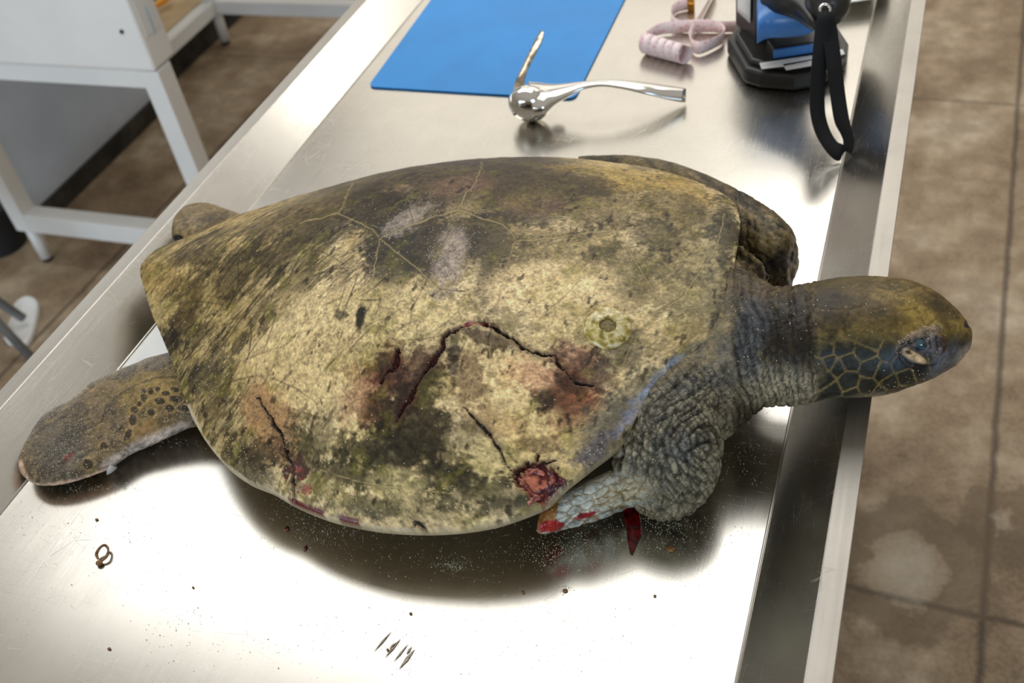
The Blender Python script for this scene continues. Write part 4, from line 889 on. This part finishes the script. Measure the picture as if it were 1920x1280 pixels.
# dark scrape marks
bm = bmesh.new()
for x0, y0, x1, y1, w_ in ((735, 1182, 700, 1222, 1.2), (752, 1196, 722, 1232, 1.6), (766, 1206, 738, 1240, 1.2), (778, 1216, 748, 1254, 2.4), (744, 1204, 730, 1216, 2.2), (772, 1212, 762, 1226, 1.6)):
    q = [at(x, y, TZ+.0005) for x, y in ((x0, y0), ((x0+x1)/2-w_, (y0+y1)/2-w_), (x1, y1), ((x0+x1)/2+w_, (y0+y1)/2+w_))]
    vs = [bm.verts.new(tuple(p)) for p in q]; f_ = bm.faces.new(vs)
    r_ = bmesh.ops.extrude_face_region(bm, geom=[f_]); bmesh.ops.translate(bm, vec=(0, 0, .0003), verts=[g for g in r_['geom'] if isinstance(g, bmesh.types.BMVert)])
M['smear'] = plain('brown_smear', (164, 150, 132), .6, var=.3, nscale=300)
sm_ = bm_obj('smear_marks', bm, M['smear']); center_origin(sm_); tag(sm_, 'cluster of thin brown smear strokes on the steel near the bottom edge', 'smear')
# blood trickle from under the shoulder
pts = [(1163, 935), (1195, 935), (1199, 960), (1202, 985), (1203, 1000), (1196, 1015), (1191, 1028), (1186, 1039), (1181, 1036), (1176, 1010), (1174, 985), (1168, 960)]
bt_ = prism('blood_trickle', [at(x, y, TZ+.0012) for x, y in pts], TZ+.0004, M['blood'], bev=.0004); center_origin(bt_); tag(bt_, 'dark red trickle of blood on the steel below the near shoulder', 'blood')
# sand grains spilled round the turtle
M['sand'] = plain('beige_sand', (214, 200, 170), .7, var=.4, nscale=700)
rnd = random.Random(11); V = []; Fc = []
clusters = [(1060, 1040, 80, 24, 420), (1100, 1010, 110, 30, 380), (620, 1000, 90, 26, 260), (560, 960, 60, 30, 160), (800, 1040, 220, 50, 240), (1250, 1000, 120, 50, 320), (1060, 1105, 14, 8, 60), (640, 1180, 500, 90, 420), (330, 1160, 40, 30, 40),
            (1240, 980, 60, 12, 140), (850, 1060, 30, 12, 140), (1400, 860, 60, 60, 140), (250, 1000, 160, 60, 200), (60, 960, 90, 60, 80), (1450, 700, 30, 50, 30), (330, 830, 60, 10, 60), (1110, 1205, 200, 60, 240), (1320, 1100, 60, 110, 120), (180, 915, 90, 6, 120), (760, 1230, 20, 30, 60)]
for cx, cy, sx_, sy_, n in clusters:
    for _ in range(n):
        x, y = rnd.gauss(cx, sx_*.6), rnd.gauss(cy, sy_*.6); p_ = at(x, y, TZ)
        if not (-.68 < p_[0] < -.062): continue
        r_ = rnd.uniform(.00016, .00042)*(1 if rnd.random() < .93 else 1.6); o_ = len(V); a_ = rnd.random()*6.3
        q = [(math.cos(a_+k*2.09)*r_, math.sin(a_+k*2.09)*r_) for k in range(3)]
        V += [(p_[0]+a, p_[1]+b, TZ+.0003) for a, b in q]+[(p_[0]+rnd.uniform(-.3, .3)*r_, p_[1], TZ+.0003+1.3*r_)]
        Fc += [[o_, o_+2, o_+1], [o_, o_+1, o_+3], [o_+1, o_+2, o_+3], [o_+2, o_, o_+3]]
sn = mesh('sand', V, Fc, M['sand'], None, False); tag(sn, 'loose beige sand grains spilled on the steel around the turtle', 'sand', kind='stuff')

# ------------------------------------------------------------------ background furniture
M['white'] = plain('white_enamel', (226, 226, 222), .38, var=.02, nscale=6)
M['white2'] = plain('off_white_plastic', (232, 230, 224), .45, var=.02, nscale=6)
M['rubber'] = plain('black_rubber', (22, 22, 24), .7)
def leg_foot(e, x, y, s, z0, z1):
    boxo('leg', (x, y, z0), (x+s, y+s, z1), M['white'], e, .002)
    tube('foot', [(x+s/2, y+s/2, z0+.01), (x+s/2, y+s/2, .012)], .017, M['white'], e, 16); tube('foot_pad', [(x+s/2, y+s/2, .013), (x+s/2, y+s/2, .0)], .013, M['rubber'], e, 14)
e1 = empty('box_stand', (-1.755, 1.57, 0)); tag(e1, 'white enamelled square tube stand on round feet carrying the white box, left of the table', 'stand')
for x_ in (-2.085, -1.488): leg_foot(e1, x_, 1.544, .047, .108, .588)
boxo('rail', (-2.038, 1.545, .108), (-1.488, 1.590, .160), M['white'], e1, .002); boxo('rail', (-2.038, 1.545, .547), (-1.488, 1.590, .588), M['white'], e1, .002)
e2 = empty('white_bench', (-1.7, 2.4, 0)); tag(e2, 'white bench on round feet standing farther back, beyond the white box', 'bench')
for x_, y_ in ((-2.215, 2.69), (-1.15, 2.69)): leg_foot(e2, x_, y_, .045, .115, 1.0)
boxo('rail', (-2.213, 2.28, .115), (-2.172, 2.69, .160), M['white'], e2, .002); boxo('rail', (-2.17, 2.692, .115), (-1.15, 2.733, .160), M['white'], e2, .002)
boxo('leg', (-2.215, 2.28, .0), (-2.172, 2.32, 1.0), M['white'], e2, .002)
boxo('shade_top', (-2.215, 1.66, 1.0), (-.98, 2.74, 1.03), M['white'], e2, .003)  # unseen top, added to shade the floor below
bx = empty('white_box', (-1.76, 1.60, .589)); tag(bx, 'white box with rounded edges standing on the white stand at upper left', 'box')
boxo('casing', (-2.15, 1.538, .590), (-1.440, 1.616, .99), M['white2'], bx, .008)
boxo('lid_strip', (-1.441, 1.552, .66), (-1.4385, 1.602, .98), M['white'], bx, .001)
M['paleblue'] = plain('pale_blue_tag', (186, 206, 216), .4)
p_ = at(250, 40, .66); boxo('blue_mark', (-1.4395, 1.575, .655), (-1.4375, 1.582, .712), M['paleblue'], bx, 0)
sc_ = aty(229, 59, 1.538); tube('screw', [sc_, sc_+np.array([0, -.003, 0])], .0045, M['rubber'], bx, 12)
# second stand at the back
M['ply'] = plain('bare_wood', (188, 164, 124), .7, var=.12, nscale=8)
cr = empty('storage_crate', (-2.49, 2.78, 0)); tag(cr, 'low crate, coloured shade-dark, with pale wooden lid on the floor beside the far bench', 'crate')
boxo('crate_body', (-2.75, 2.36, 0), (-2.24, 3.2, .135), M['skirt'], cr, .003); boxo('lid', (-2.75, 2.355, .1352), (-2.235, 3.2, .15), M['ply'], cr, .002)  # dark body colour stands for the shadow under the rail
M['orange'] = plain('orange_plastic', (246, 160, 24), .4)
kn = empty('orange_handled_tool', tuple(at(305, 12, .162))); tag(kn, 'orange and black handled tool lying on the pale crate lid at top left', 'tool')
tube('grip', [at(283, 12, .176), at(300, 6, .176), at(318, -8, .176)], [.006, .010, .012], M['orange'], kn, 12)
tube('blade', [at(268, 20, .170), at(275, 10, .170), at(290, -4, .170)], [.008, .012, .008], M['rubber'], kn, 12)
# white slipper-like thing and stool legs on the floor at left
sp_ = [(24, 572), (34, 560), (48, 553), (62, 556), (70, 566), (69, 585), (62, 612), (52, 634), (40, 642), (26, 636), (14, 638), (6, 630), (12, 612), (20, 594)]
pl_ = crspline([at(x, y, .02) for x, y in sp_], 60, True); c2 = pl_.mean(0)
V = []
for s, z in ((1., 0.), (1., .018), (.93, .02), (.84, .012), (.4, .011)):
    V += [(c2[0]+(q[0]-c2[0])*s, c2[1]+(q[1]-c2[1])*s, z) for q in pl_]
n = 60; Fc = [[i*n+k, i*n+(k+1) % n, (i+1)*n+(k+1) % n, (i+1)*n+k] for i in range(4) for k in range(n)]+[[4*n+k for k in range(n)], list(range(n))[::-1]]
sl = mesh('white_tray', V, Fc, M['white2']); center_origin(sl); tag(sl, 'small oblong white plastic dish on the floor beside the steel tubes at left edge', 'dish')
M['tube'] = plain('grey_steel_tube', (150, 158, 166), .35, .6, var=.05)
f1, f2 = at(43, 596, .034), at(56, 667, .01)
g1, g2 = at(0, 567, .10), at(0, 609, .10)
d1, d2 = (g1-f1)/(g1-f1)[2], (g2-f2)/(g2-f2)[2]
t1, t2 = f1+d1*.34, f2+d2*.34; ct = (t1+t2)/2
so_ = empty('steel_stool', (ct[0]-.15, ct[1]-.1, 0)); tag(so_, 'grey steel tube legs of a stool standing on the floor at the left edge', 'stool')
for a_, b_ in ((f1, t1), (f2, t2), (f1+np.array([-.42, -.12, 0]), t1+np.array([-.22, -.1, 0])), (f2+np.array([-.42, -.2, 0]), t2+np.array([-.22, -.12, 0]))):
    tube('leg', [a_, b_], .011, M['tube'], so_, 14)
sc0 = np.array([(t1+t2)[0]/2-.11, (t1+t2)[1]/2-.06, f1[2]+.345])
tube('seat', [sc0, sc0+np.array([0, 0, .03])], .2, M['rubber'], so_, 40)
# dark bin just left of the white stand
bn_ = prism('dark_bucket', [np.array([-2.235+.06*math.cos(a), 1.60+.06*math.sin(a), .12]) for a in np.linspace(0, 2*math.pi, 28, endpoint=False)], 0, M['rubber'], bev=.004)
center_origin(bn_); tag(bn_, 'black bucket on the floor beside the left foot of the white frame', 'bucket')
